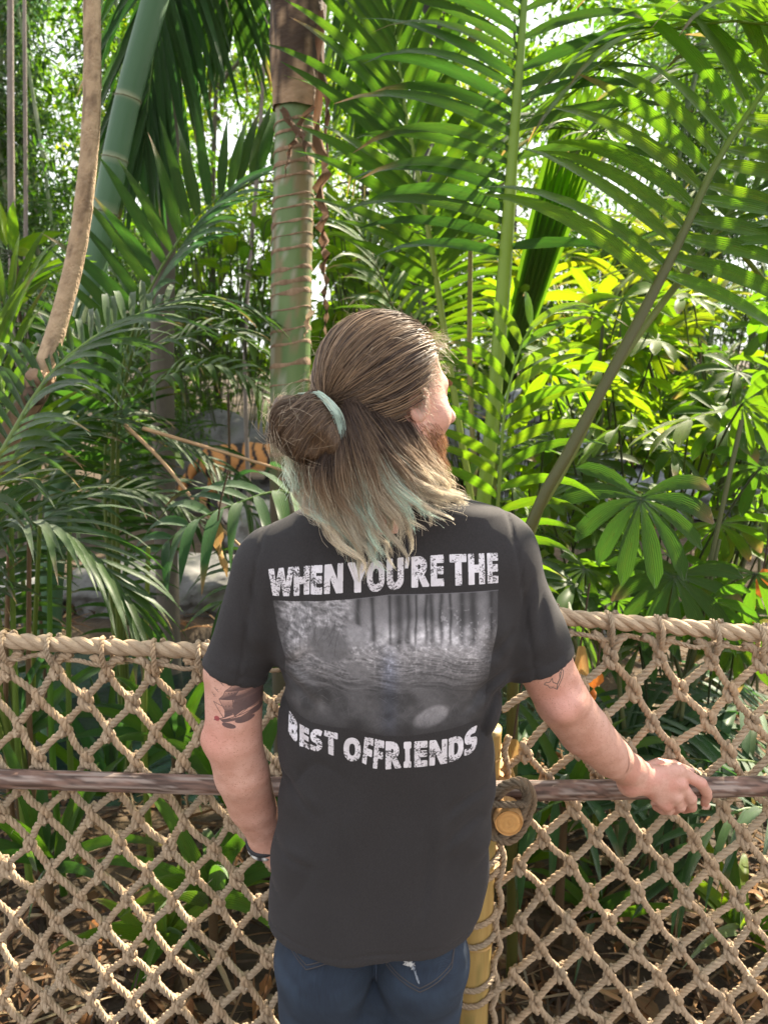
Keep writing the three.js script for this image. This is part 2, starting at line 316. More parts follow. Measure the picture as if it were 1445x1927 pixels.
function rockGeo(c, r, seed, col, cell = null, flat = 0.5) {
  const f = (p) => {
    const q = V(p.x - c.x, p.y - c.y, p.z - c.z), w = 0.28 * Math.min(r.x, r.y, r.z);
    let d = Math.max(Math.abs(q.x) / r.x, Math.abs(q.y) / r.y, Math.abs(q.z) / r.z); d = lerp(Math.hypot(q.x / r.x, q.y / r.y, q.z / r.z), d, flat);
    return (d - 1) * Math.min(r.x, r.y, r.z) + w * (fbm(p.x * 2.4 + seed, p.y * 4, p.z * 2.4, 3) - 0.5) * 2 + 0.05 * (fbm(p.x * 11, p.y * 16, p.z * 11 + seed, 2) - 0.5);
  };
  const e = 1.35, g = surfaceNets(f, V(c.x - r.x * e, c.y - r.y * e, c.z - r.z * e), V(c.x + r.x * e, c.y + r.y * e, c.z + r.z * e), cell || Math.min(r.x, r.y, r.z) / 5);
  return paint(g, (p, n) => { const k = fbm(p.x * 3, p.y * 5, p.z * 3 + seed, 4), m = fbm(p.x * 17, p.y * 17, p.z * 17, 2); return mixc(sc(col, 0.55 + 0.75 * k), [0.06, 0.075, 0.03], sstep(0.6, 0.75, m) * 0.6); }, (p) => [p.x * 0.9 + p.z * 0.6, p.y * 0.9]);
}
{
  const ledge = thing('rock_ledge', 'grey layered rock ledge behind the leafy bush on the right', 'rock ledge', V(3.2, 0, -9.2));
  for (const [x, y, z, a, b, c, s] of [[2.1, 1.40, -9.4, 1.7, 0.20, 0.9, 1], [4.9, 1.48, -9.2, 1.6, 0.22, 1.0, 2], [1.9, 0.95, -9.25, 1.9, 0.26, 0.9, 3], [5.0, 1.0, -9.4, 1.7, 0.3, 1.0, 4], [2.6, 0.42, -9.0, 1.6, 0.3, 0.9, 5], [5.4, 0.45, -9.0, 1.7, 0.32, 1.0, 6]])
    part(ledge, 'rock_slab', rockGeo(V(x, y, z), V(a, b, c), s * 7, [0.20, 0.215, 0.22], 0.06, 0.75), M.rock);
  const spots = [[-0.25, 6.0, 0.55, 0.2, 0.35, 'flat boulder at the far edge of the pool behind the left net', 0.12], [-1.7, 5.7, 0.7, 0.24, 0.4, 'long grey boulder by the pool behind the left frond stalks', 0.12], [-3.0, 5.5, 0.6, 0.25, 0.4, 'grey pool edge boulder at the left end of the water', 0.22], [-0.9, 6.9, 0.5, 0.34, 0.4, 'rounded brown boulder in front of the tiger', 0.18], [-2.0, 9.3, 1.0, 0.75, 0.6, 'tall grey boulder behind the tiger', 0.13], [1.5, 5.2, 0.4, 0.22, 0.35, 'dark boulder low behind the right net', 0.2]];
  for (const [x, d, a, b, c, label, k] of spots) { const y = groundY(x, -d) + b * 0.45; solo('boulder', label, 'boulder', rockGeo(V(x, y, -d), V(a, b, c), x * 3.3 + d, [k, k * 0.98, k * 0.93]), M.rock, V(x, y - b * 0.45, -d)); }
}
{ // dry litter on the ground behind the net: nobody could count it
  R = rng(101); const A = new Acc();
  for (let i = 0; i < 5200; i++) {
    const d = 1.5 + Math.pow(R(), 1.6) * 4.6, x = rr(-1, 1) * (0.5 + d * 0.62), z = -d, y = groundY(x, z); if (y < -0.09) continue;
    const a = rr(0, 6.28), k = R(), col = k < 0.5 ? vary([0.17, 0.095, 0.04], 0.4) : k < 0.85 ? vary([0.075, 0.042, 0.02], 0.4) : vary([0.36, 0.25, 0.13], 0.3);
    const long = R() < 0.6, lift = rr(-0.05, 0.5);
    blade(A, V(x, y + rr(0.004, 0.05), z), V(Math.cos(a), lift, Math.sin(a)), V(rr(-0.6, 0.6), 1, rr(-0.6, 0.6)).normalize(), long ? rr(0.16, 0.5) : rr(0.05, 0.1), long ? rr(0.006, 0.018) : rr(0.02, 0.04), { seg: 4, droop: rr(0.3, 2.0), fold: rr(-0.3, 0.7), col, shape: long ? prof.strap : prof.ovate, wave: 0.1 });
  }
  const m = struct('leaf_litter', A.geo(), M.dry); m.userData.kind = 'stuff'; m.userData.label = 'brown dry leaves and palm strips littering the ground behind the rope net';
}

// ---------------------------------------------------------------- far trees and bamboo
function sprig(A, c, size, col, spread) { // one small leaf
  const d = V(gauss(), gauss() * 0.7 - 0.25, gauss()).normalize(), n = V(gauss(), 1.1, gauss()).normalize(), s = d.clone().cross(n).normalize().multiplyScalar(size * spread), m = c.clone().addScaledVector(d, size * 0.45), e = c.clone().addScaledVector(d, size); m.y += size * 0.05; e.y -= size * 0.12;
  const a = A.v(c.x, c.y, c.z, col, 0, 0), b = A.v(m.x + s.x, m.y + s.y, m.z + s.z, col, 0, 0.5), f = A.v(e.x, e.y, e.z, col, 0, 1), g = A.v(m.x - s.x, m.y - s.y, m.z - s.z, col, 1, 0.5); A.quad(a, b, f, g);
}
function crownGeo(c, r, clumps, per, size, cols, spread = 0.22, clumpR = 0.24) {
  const A = new Acc();
  for (let i = 0; i < clumps; i++) {
    const v = V(gauss(), gauss(), gauss()).normalize().multiplyScalar(Math.pow(R(), 0.4)), q = V(c.x + v.x * r.x, c.y + v.y * r.y, c.z + v.z * r.z), k = clumpR * Math.min(r.x, r.y) * rr(0.6, 1.3), cc = cols[Math.floor(R() * cols.length)];
    for (let j = 0; j < per; j++) sprig(A, V(q.x + gauss() * k, q.y + gauss() * k * 0.6, q.z + gauss() * k), size * rr(0.6, 1.3), vary(cc, 0.3), spread);
  }
  return A;
}
function leafTree(name, label, category, px, d, top, low, rw, o = {}) {
  const { clumps = 60, per = 110, size = 0.11, cols = [G.mid, G.lite], spread = 0.22, trunk = 0.07, tcol = [0.10, 0.085, 0.065], group = null, lean = 0 } = o;
  const b = P(px, 900, d); const y0 = groundY(b.x, -d), t = thing(name, label, category, V(b.x, y0, -d), group);
  const c = V(b.x + lean, (top + low) / 2, -d), r = V(rw, (top - low) / 2, rw * 0.8), A = new Acc();
  const tp = V(c.x + rr(-0.2, 0.2), low + (top - low) * 0.8, -d);
  tubeAcc(A, curve([V(b.x, y0 - 0.1, -d), V(b.x + lean * 0.4 + rr(-0.1, 0.1), lerp(y0, tp.y, 0.5), -d), tp], 14), (q) => trunk * (1 - 0.7 * q), (q, a, p) => sc(tcol, 0.7 + 0.6 * noise(p.y * 6, a * 2)), 8);
  for (let i = 0; i < 9; i++) { const s = lerp(low, top, rr(0.05, 0.7)), e = V(c.x + rr(-1, 1) * r.x * 0.8, s + rr(0.2, 0.9), c.z + rr(-1, 1) * r.z * 0.8), st = V(lerp(b.x, tp.x, clamp((s - y0) / (tp.y - y0), 0, 1)), s, -d); tubeAcc(A, curve([st, st.clone().lerp(e, 0.5).add(V(0, 0.15, 0)), e], 6), (q) => trunk * 0.4 * (1 - 0.7 * q), tcol, 5); }
  part(t, 'trunk', A.geo(), M.bark);
  part(t, 'crown', crownGeo(c, r, clumps, per, size, cols, spread).geo(), M.far);
  return t;
}
R = rng(202);
{
  const far = [
    ['broadleaf_tree', 'pale green tree high in the far left corner behind the thin grey stems', 'tree', 60, 9, 6.6, 1.6, 1.5, { cols: [[0.07, 0.15, 0.05], G.mid, G.lite], size: 0.10 }],
    ['broadleaf_tree', 'bright tree glowing between the leaning bamboo and the ringed palm', 'tree', 420, 11, 7.4, 1.8, 1.9, { cols: [G.lime, G.lite, G.gold], size: 0.12, clumps: 54 }],
    ['broadleaf_tree', 'sunlit yellow green tree right behind the top of the ringed palm trunk', 'tree', 690, 12, 8.0, 2.4, 1.9, { cols: [G.lime, G.lite, G.gold], size: 0.13, clumps: 54 }],
    ['broadleaf_tree', 'sunlit tree behind the tall frond in the middle of the right half', 'tree', 960, 11.5, 7.6, 2.2, 2.0, { cols: [G.lime, G.gold, G.lite], size: 0.13, clumps: 54 }],
    ['broadleaf_tree', 'hazy green tree behind the leaning palm stalks on the right', 'tree', 1230, 13, 7.8, 2.0, 2.2, { cols: [[0.09, 0.19, 0.04], G.lite, G.mid], size: 0.11 }],
    ['broadleaf_tree', 'green tree at the far right edge above the rock ledge', 'tree', 1430, 11, 7.0, 1.9, 1.8, { cols: [G.mid, G.lite], size: 0.11 }],
    ['broadleaf_tree', 'low bright shrub like tree beyond the tiger', 'tree', 330, 10.2, 3.6, 1.0, 1.6, { cols: [G.lite, G.lime, G.mid], size: 0.13, clumps: 60 }],
    ['broadleaf_tree', 'low leafy tree behind the head of the man', 'tree', 760, 10.0, 3.9, 1.1, 1.7, { cols: [G.lite, G.lime], size: 0.15, clumps: 60, spread: 0.3 }],
    ['broadleaf_tree', 'low bright bush on top of the rock ledge', 'bush', 1120, 10.9, 3.7, 1.6, 1.7, { cols: [G.lime, G.lite], size: 0.15, clumps: 55, spread: 0.28 }],
    ['broadleaf_tree', 'tall dark tree trunk with high foliage right of the head', 'tree', 790, 9.0, 8.4, 5.0, 1.4, { cols: [G.mid, G.lite], size: 0.12, clumps: 30, trunk: 0.2, tcol: [0.05, 0.045, 0.045] }],
  ];
  for (const a of far) leafTree(...a);
  // a wood beyond that reads as one mass, with gaps to the sky
  const A = new Acc();
  for (let i = 0; i < 900; i++) {
    const az = rr(-0.62, 0.62), d = rr(19, 25), y = 1.5 + Math.pow(R(), 0.75) * 11.5, q = V(Math.sin(az) * d, y, -Math.cos(az) * d), gap = fbm(az * 7 + 3, y * 0.35, 9, 2); if (gap > 0.62 && y > 4.5) continue;
    const cc = [[0.07, 0.15, 0.05], G.lite, G.lime, G.mid][Math.floor(R() * 4)];
    for (let j = 0; j < 60; j++) sprig(A, V(q.x + gauss() * 0.75, q.y + gauss() * 0.5, q.z + gauss() * 0.75), rr(0.14, 0.3), vary(cc, 0.3), 0.24);
  }
  const m = struct('distant_wood', A.geo(), M.far); m.userData.kind = 'stuff'; m.userData.label = 'far mass of bright trees closing off the view, sky showing through';
}
// bamboo: culms with nodes and narrow leaves
function culm(A, pts, r, col, gap = 0.3) {
  const path = curve(pts, 60), len = path.reduce((s, p, i) => i ? s + p.distanceTo(path[i - 1]) : 0, 0);
  tubeAcc(A, path, (t) => { const q = (t * len / gap) % 1, n = Math.min(q, 1 - q) * gap; return r * (1 - 0.35 * t) * (1 + 0.10 * Math.exp(-n * n / 0.00012)); }, (t, a) => { const q = (t * len / gap) % 1, n = Math.min(q, 1 - q) * gap; return mixc(col, [0.30, 0.30, 0.22], 0.55 * Math.exp(-n * n / 0.0003)); }, 10);
}
R = rng(303);
for (const [px, d, n, label, tall, cols] of [[20, 7.5, 9, 'bamboo thicket at the upper left edge with narrow hanging leaves', 7.0, [G.mid, [0.07, 0.14, 0.05]]], [230, 8.6, 8, 'bamboo thicket behind the leaning green culm', 7.2, [G.mid, G.lite]], [1330, 9.9, 10, 'hazy bamboo thicket growing above the rock ledge', 7.4, [[0.09, 0.17, 0.05], G.lite]]]) {
  const b = P(px, 900, d), y0 = groundY(b.x, -d), t = thing('bamboo_clump', label, 'bamboo', V(b.x, y0, -d)), L = new Acc();
  for (let i = 0; i < n; i++) {
    const A = new Acc(), x = b.x + rr(-0.9, 0.9), z = -d + rr(-0.6, 0.6), lx = rr(-0.7, 0.7), h = tall * rr(0.75, 1.05);
    culm(A, [V(x, y0 - 0.1, z), V(x + lx * 0.3, y0 + h * 0.5, z), V(x + lx, y0 + h * 0.85, z + 0.3), V(x + lx * 1.9, y0 + h, z + 0.5)], rr(0.014, 0.026), vary([0.12, 0.16, 0.07], 0.2)); part(t, 'culm', A.geo(), M.stem);
    for (let k = 0; k < 62; k++) { const u = rr(0.12, 1), c = V(x + lx * u * u * 1.5 + gauss() * 0.3, y0 + h * u + gauss() * 0.2, z + gauss() * 0.35), cc = cols[k % 2]; for (let j = 0; j < 30; j++) sprig(L, V(c.x + gauss() * 0.16, c.y + gauss() * 0.14, c.z + gauss() * 0.16), rr(0.07, 0.16), vary(cc, 0.3), 0.09); }
  }
  part(t, 'foliage', L.geo(), M.far);
}
// unseen tree crown above the frame, added to shade the left fronds
R = rng(404);
{
  const over = [['added_shade_tree', 'tall tree added outside the frame so its high crown shades the left fronds', 5.0, 7.0, V(2.0, 6.5, -8.3), V(1.35, 0.7, 1.15), 62]];
  for (const [name, label, x, d, c, r, cl] of over) {
    const t = thing(name, label, 'tree', V(x, 0, -d)), A = new Acc();
    tubeAcc(A, curve([V(x, -0.1, -d), V(x + (c.x - x) * 0.1, 3, -d), V(lerp(x, c.x, 0.6), 5.3, lerp(-d, c.z, 0.6)), c], 16), (q) => 0.13 * (1 - 0.6 * q), [0.11, 0.09, 0.07], 9);
    for (let i = 0; i < 10; i++) { const e = V(c.x + rr(-1, 1) * r.x, c.y + rr(-0.4, 0.5), c.z + rr(-1, 1) * r.z); tubeAcc(A, curve([c, c.clone().lerp(e, 0.5).add(V(0, 0.2, 0)), e], 6), (q) => 0.05 * (1 - 0.7 * q), [0.11, 0.09, 0.07], 5); }
    part(t, 'trunk', A.geo(), M.bark); part(t, 'crown', crownGeo(c, r, cl, 80, 0.2, [G.mid, G.lite], 0.3, 0.28).geo(), M.far);
  }
}
// ---------------------------------------------------------------- the ringed palm trunk, the bare trunk and the leaning bamboo
R = rng(505);
{
  const top = P(560, -260, 3.0), low = P(545, 1000, 3.0), b = V(low.x - 0.01, groundY(low.x, -3), -3.0);
  const t = thing('palm_tree', 'straight green palm trunk ringed with brown scars behind the head', 'palm tree', b), A = new Acc();
  const path = curve([V(b.x, b.y - 0.1, -3), low, P(549, 500, 3), P(557, 190, 3), top], 90);
  const rings = [232, 262, 290, 312, 345, 376, 400, 425, 450, 478, 510, 537, 560, 592, 622, 648, 690, 720, 765, 800, 850, 900].map((y) => P(550, y, 3).y + rr(-0.01, 0.01));
  const bend = (a) => 0.016 * Math.sin(a + 1) + 0.004 * Math.sin(a * 3);
  tubeAcc(A, path, (q, a) => 0.076 * (1.02 - 0.08 * q) + 0.0012 * noise(a * 3, q * 80), (q, a, p) => {
    const k = fbm(a * 1.2, p.y * 5, 3, 3), h = sstep(1.55, 1.15, p.y); let c = mixc([0.07, 0.13, 0.045], [0.13, 0.19, 0.065], k);
    if (fbm(a * 2.6 + 9, p.y * 12, 1, 4) > 0.57) c = mixc(c, [0.20, 0.14, 0.08], 0.75); if (fbm(a * 5 + 3, p.y * 30, 7, 3) > 0.66) c = mixc(c, [0.30, 0.30, 0.24], 0.6);
    return mixc(c, [0.085, 0.062, 0.045], h * 0.85);
  }, 28, 1, 3);
  const trunk = part(t, 'trunk', A.geo(), M.stem);
  for (const y of rings) {
    const B = new Acc(), N = 40, cx = P(550, 500, 3).x, k = rr(0.5, 1.3);
    const c0 = path.reduce((m, p) => Math.abs(p.y - y) < Math.abs(m.y - y) ? p : m, path[0]);
    for (let i = 0; i <= N; i++) { const a = i / N * 6.2832, w = 0.0062 * k * (0.2 + 1.9 * Math.pow(noise(a * 2.2, y * 9), 1.4)), yy = y + bend(a), col = mixc([0.16, 0.095, 0.055], [0.42, 0.29, 0.19], fbm(a * 5, y * 30, 2, 2)); for (const [dy, dr] of [[-w, 0.0002], [0, 0.0022], [w, 0.0004]]) { const r = 0.0765 + dr; B.v(c0.x + Math.cos(a) * r, yy + dy, c0.z + Math.sin(a) * r, col, a, dy); } }
    for (let i = 0; i < N; i++) for (let j = 0; j < 2; j++) { const a = i * 3 + j; B.quad(a, a + 3, a + 4, a + 1); }
    part(trunk, 'leaf_scar', B.geo(), M.bark);
  }
  // the dry brown sheath round the top, and the strip that hangs from it
  const S = new Acc(), top2 = [P(520, -260, 3.0), P(552, 205, 3.0)];
  tubeAcc(S, curve([P(558, 208, 3), P(560, 120, 3), P(561, 20, 3), P(563, -260, 3)], 30), (q, a) => 0.084 + 0.016 * q + 0.006 * noise(a * 2.5, q * 8) + 0.005 * Math.sin(a * 7 + q * 9), (q, a) => mixc([0.045, 0.026, 0.016], [0.34, 0.225, 0.135], sstep(0.42, 0.72, fbm(a * 5 + 2, q * 5, 4, 5) + 0.2 * sstep(0.3, 0.1, q) - 0.12 * q)), 30, 1, 3, false);
  part(t, 'dry_sheath', S.geo(), M.bark);
  const D = new Acc(); blade(D, P(600, 150, 2.9), V(0.02, -1, 0.02), V(0.3, 0, 1), 0.98, 0.05, { seg: 22, droop: 0.1, fold: 0.9, col: [0.17, 0.10, 0.06], wave: 0.12, twist: 4.5, tip: [0.42, 0.30, 0.18] });
  blade(D, P(592, 200, 2.9), V(-0.4, -0.6, 0.3), V(0, 0, 1), 0.3, 0.03, { seg: 12, droop: 1.2, fold: 0.8, col: [0.15, 0.09, 0.055], twist: 3 });
  blade(D, P(530, 205, 2.9), V(0.5, -0.5, 0.35), V(0, 0, 1), 0.24, 0.035, { seg: 10, droop: 1.5, fold: 0.8, col: [0.13, 0.08, 0.05], twist: 2 });
  blade(D, P(604, 20, 2.9), V(0.05, -1, 0.1), V(0, 0, 1), 0.5, 0.04, { seg: 10, droop: 0.3, fold: 0.8, col: [0.10, 0.06, 0.04], twist: 2 });
  blade(D, P(590, 585, 2.92), V(-0.3, -0.7, 0.3), V(0, 0, 1), 0.11, 0.03, { seg: 8, droop: 1, fold: 0.8, col: [0.45, 0.34, 0.22], twist: 2 });
  part(t, 'peeling_strip', D.geo(), M.dry);
  for (let i = 0; i < 7; i++) { const a = i / 7 * 6.28 + 0.3, o = P(563, -260, 3); frond(t, [o, V(o.x + Math.cos(a) * 0.5, o.y + 0.9, o.z + Math.sin(a) * 0.5), V(o.x + Math.cos(a) * 1.3, o.y + 1.1, o.z + Math.sin(a) * 1.3), V(o.x + Math.cos(a) * 2.0, o.y + 0.5, o.z + Math.sin(a) * 2.0)], { n: 30, len: 0.6, wid: 0.04, col: G.mid, split: false, rad: 0.02 }); }
}
{
  const pts = [[172, -120, 2.5], [174, 60, 2.5], [173, 200, 2.5], [163, 340, 2.5], [143, 480, 2.52], [110, 610, 2.5], [68, 735, 2.45]], b = P(-60, 1060, 2.35), g = V(b.x, groundY(b.x, b.z), b.z);
  const t = thing('bare_trunk', 'thin bare tan tree trunk curving down to a dark cut knot on the left', 'tree trunk', g), A = new Acc();
  const up = curve([P(75, 715, 2.46), ...pts.slice(0, 6).reverse().map((q) => P(...q))], 70);
  tubeAcc(A, up, (q, a) => (0.0300 - 0.006 * q) * (1 + 0.07 * (noise(a * 1.2, q * 26) - 0.5)) + 0.0016 * Math.pow(noise(3, q * 70), 5), (q, a) => { const k = fbm(a * 1.5, q * 60, 2, 4), m = fbm(a * 3 + 7, q * 18, 5, 3); return mixc(mixc([0.27, 0.18, 0.105], [0.52, 0.38, 0.24], k), [0.14, 0.09, 0.055], sstep(0.58, 0.74, m) * 0.8); }, 18, 1, 5);
  part(t, 'trunk', A.geo(), M.bark);
  const B = new Acc(), down = curve([P(82, 700, 2.46), P(62, 752, 2.44), P(30, 800, 2.42), P(-10, 880, 2.4), b, V(b.x - 0.05, g.y - 0.1, b.z)], 40);
  tubeAcc(B, down, (q, a) => 0.034 + 0.012 * Math.exp(-Math.pow((q - 0.06) / 0.05, 2)) + 0.004 * noise(a * 2, q * 20), (q, a) => mixc([0.13, 0.075, 0.045], [0.30, 0.19, 0.11], fbm(a * 2, q * 30, 2, 3)), 16, 1, 5);
  part(t, 'lower_trunk', B.geo(), M.bark);
  const K = new Acc(), kp = P(64, 745, 2.40); tubeAcc(K, [kp.clone().add(V(0, 0, -0.03)), kp.clone().add(V(0.002, 0, 0.012)), kp.clone().add(V(0.002, -0.001, 0.004)), kp.clone().add(V(0.002, -0.002, -0.012))], (q) => q < 0.34 ? 0.03 : q < 0.67 ? 0.024 : 0.013, (q) => q < 0.5 ? [0.10, 0.06, 0.035] : [0.02, 0.012, 0.008], 14);
  part(t, 'knot', K.geo(), M.bark, 'dark rotten knot hole');
}
{
  const b = P(95, 1130, 3.7), y0 = groundY(b.x, -3.7), t = thing('bamboo_culm', 'thick blue green bamboo culm leaning across the upper left', 'bamboo', V(b.x, y0, -3.7));
  const path = curve([V(b.x - 0.05, y0 - 0.1, -3.7), b, P(158, 620, 3.75), P(200, 390, 3.8), P(238, 200, 3.85), P(292, 0, 3.9), P(330, -150, 3.95)], 140);
  const nodesY = [640, 610, 396, 300, 178].map((y) => P(200, y, 3.8).y).concat([P(200, -60, 3.8).y, P(120, 900, 3.7).y]);
  const near = (p) => Math.min(...nodesY.map((y) => Math.abs(p.y - y)));
  const A = new Acc(); tubeAcc(A, path, (q) => 0.058, (q, a, p) => mixc(mixc([0.04, 0.095, 0.045], [0.06, 0.125, 0.055], fbm(a, p.y * 3, 2, 3)), [0.26, 0.27, 0.17], 0.8 * Math.exp(-Math.pow(near(p) / 0.012, 2))), 22, 1, 3);
  const c = part(t, 'culm', A.geo(), M.stem);
  for (const y of nodesY) { const p = path.reduce((m, q) => Math.abs(q.y - y) < Math.abs(m.y - y) ? q : m, path[0]), g = new THREE.TorusGeometry(0.0585, 0.0035, 8, 32); g.rotateX(Math.PI / 2); g.rotateZ(-0.22); g.translate(p.x, p.y, p.z); paint(g, (q) => mixc([0.22, 0.24, 0.14], [0.10, 0.09, 0.05], noise(q.x * 60, q.z * 60))); part(c, 'node_ring', g, M.stem); }
}
R = rng(515);
for (const [px, py0, d, r, label, lean] of [[30, 700, 6.5, 0.035, 'leftmost thin grey pole stem in the far upper left', -10], [52, 700, 6.8, 0.022, 'thinner grey pole stem just right of the leftmost one', -6], [893, 940, 3.0, 0.013, 'straight olive cane just right of the face', -8], [462, 640, 6.2, 0.02, 'thin pale slanting stem left of the ringed palm', 45]]) {
  const b = P(px, py0, d), y0 = groundY(b.x, -d), top = P(px + lean, px > 800 ? 430 : -60, d), A = new Acc();
  tubeAcc(A, curve([V(b.x, y0 - 0.05, -d), b, b.clone().lerp(top, 0.5).add(V(rr(-0.02, 0.02), 0, 0)), top], 50), (q) => r * (1 - 0.35 * q), (q, a, p) => mixc(px > 800 ? [0.20, 0.21, 0.06] : [0.13, 0.10, 0.085], px > 800 ? [0.30, 0.25, 0.10] : [0.30, 0.26, 0.22], fbm(a * 1.3, p.y * 9, px, 3)), 10, 1, 3);
  solo('slender_stem', label, 'stem', A.geo(), M.bark, V(b.x, y0, -d));
}

// ---------------------------------------------------------------- palms
const palmAt = (px, py, d, name, label) => { const b = P(px, py, d); return thing(name, label, 'palm', V(b.x, groundY(b.x, -d), -d)); };
const foot = (t) => t.position.clone();
const FRONT = V(0, 0.25, 1).normalize(), UPF = V(0, 1, 0.25).normalize();
R = rng(606);
{ // the left palm: arching dark fronds
  const t = palmAt(40, 1200, 2.5, 'feather_palm', 'dark green feather palm arching over the left side above the rope'), b = foot(t);
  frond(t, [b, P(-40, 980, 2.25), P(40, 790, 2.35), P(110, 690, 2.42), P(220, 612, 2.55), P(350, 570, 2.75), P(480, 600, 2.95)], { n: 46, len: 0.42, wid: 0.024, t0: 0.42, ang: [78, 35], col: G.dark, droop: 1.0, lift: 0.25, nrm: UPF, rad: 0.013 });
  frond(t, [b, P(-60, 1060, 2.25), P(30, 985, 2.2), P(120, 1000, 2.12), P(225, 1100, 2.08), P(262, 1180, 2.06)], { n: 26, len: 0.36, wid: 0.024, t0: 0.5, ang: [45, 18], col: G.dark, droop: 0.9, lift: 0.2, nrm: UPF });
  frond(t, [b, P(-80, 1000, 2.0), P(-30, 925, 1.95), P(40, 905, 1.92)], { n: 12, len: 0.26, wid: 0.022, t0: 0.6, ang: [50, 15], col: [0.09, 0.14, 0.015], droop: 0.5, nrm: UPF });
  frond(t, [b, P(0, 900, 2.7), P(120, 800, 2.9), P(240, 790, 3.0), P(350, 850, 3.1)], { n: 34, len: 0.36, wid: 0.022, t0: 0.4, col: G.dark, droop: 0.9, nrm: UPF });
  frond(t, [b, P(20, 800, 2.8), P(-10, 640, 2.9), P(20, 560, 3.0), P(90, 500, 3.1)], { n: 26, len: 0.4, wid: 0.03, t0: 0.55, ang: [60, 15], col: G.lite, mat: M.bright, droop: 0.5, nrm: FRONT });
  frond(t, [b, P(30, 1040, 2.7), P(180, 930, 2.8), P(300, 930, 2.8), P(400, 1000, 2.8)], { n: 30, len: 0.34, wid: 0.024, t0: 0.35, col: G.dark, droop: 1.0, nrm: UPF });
}
{ // the palm whose frond fans out between the trunks
  const t = palmAt(220, 1120, 3.2, 'feather_palm', 'palm with wide stiff leaflets fanning up between the bamboo and the ringed trunk'), b = foot(t);
  frond(t, [b, P(215, 800, 3.05), P(255, 610, 3.0), P(318, 480, 3.05), P(400, 380, 3.15), P(530, 300, 3.35)], { n: 26, len: 0.44, wid: 0.046, t0: 0.55, ang: [85, 30], col: G.dark, droop: 0.25, lift: 0.1, nrm: FRONT, sides: [1, 0], lenAt: (u) => 0.75 + 0.25 * Math.sin(u * 3) });
  frond(t, [b, P(225, 800, 3.1), P(265, 615, 3.05), P(330, 485, 3.1), P(412, 384, 3.2), P(540, 304, 3.4)], { n: 30, len: 0.42, wid: 0.03, t0: 0.55, ang: [60, 20], col: G.blue, droop: 0.9, lift: 0.2, nrm: UPF, sides: [0, 1] });
  frond(t, [b, P(200, 830, 3.3), P(235, 690, 3.3), P(330, 640, 3.3), P(420, 620, 3.4), P(520, 680, 3.5)], { n: 34, len: 0.4, wid: 0.022, t0: 0.5, col: G.dark, droop: 0.8, nrm: UPF });
  frond(t, [b, P(220, 830, 3.6), P(300, 718, 3.6), P(390, 688, 3.6), P(470, 712, 3.6), P(515, 780, 3.6)], { n: 26, len: 0.34, wid: 0.032, t0: 0.55, ang: [85, 50], col: G.mid, droop: 1.3, nrm: UPF });
  frond(t, [b, P(260, 900, 3.4), P(340, 830, 3.4), P(430, 900, 3.4), P(500, 1010, 3.4)], { n: 28, len: 0.34, wid: 0.024, t0: 0.4, col: G.dark, droop: 0.9, nrm: UPF });
  frond(t, [b, P(190, 760, 3.4), P(130, 620, 3.4), P(40, 570, 3.4), P(-60, 600, 3.4)], { n: 30, len: 0.4, wid: 0.024, t0: 0.5, col: G.dark, droop: 0.8, nrm: UPF });
}
{ // hanging frond at the top left
  const t = palmAt(300, 900, 4.6, 'feather_palm', 'tall palm whose dark fronds hang down from the top behind the leaning bamboo'), b = foot(t), c = P(345, -420, 4.6);
  const A = new Acc(); tubeAcc(A, curve([b.clone().add(V(0, -0.1, 0)), V(b.x + 0.05, 2, -4.65), c], 20), 0.07, [0.10, 0.085, 0.065], 12); part(t, 'trunk', A.geo(), M.bark);
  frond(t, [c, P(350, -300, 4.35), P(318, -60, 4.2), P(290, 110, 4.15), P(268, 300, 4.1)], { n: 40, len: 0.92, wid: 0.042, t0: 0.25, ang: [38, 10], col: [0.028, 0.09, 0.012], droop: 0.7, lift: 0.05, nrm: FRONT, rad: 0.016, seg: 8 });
  frond(t, [c, P(380, -330, 4.4), P(420, -120, 4.4), P(440, 60, 4.4)], { n: 26, len: 0.8, wid: 0.04, t0: 0.25, ang: [50, 14], col: G.dark, droop: 0.8, nrm: FRONT, rad: 0.014 });
  frond(t, [c, P(520, -380, 4.3), P(640, -160, 4.2), P(690, 60, 4.1), P(700, 250, 4.1)], { n: 34, len: 0.7, wid: 0.036, t0: 0.3, ang: [48, 14], col: G.mid, mat: M.bright, droop: 0.8, nrm: FRONT, rad: 0.014 });
}
{ // the low frond by the left shoulder
  const t = palmAt(640, 1100, 2.7, 'feather_palm', 'low palm with wide hanging leaflets beside the left shoulder of the man'), b = foot(t);
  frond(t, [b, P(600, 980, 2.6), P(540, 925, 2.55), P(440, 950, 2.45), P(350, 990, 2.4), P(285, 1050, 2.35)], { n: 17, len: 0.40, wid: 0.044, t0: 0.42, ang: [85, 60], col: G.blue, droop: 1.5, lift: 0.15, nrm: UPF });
  frond(t, [b, P(560, 1100, 2.5), P(470, 1090, 2.4), P(400, 1150, 2.35)], { n: 12, len: 0.34, wid: 0.03, t0: 0.4, col: G.dark, droop: 1.2, nrm: UPF });
}
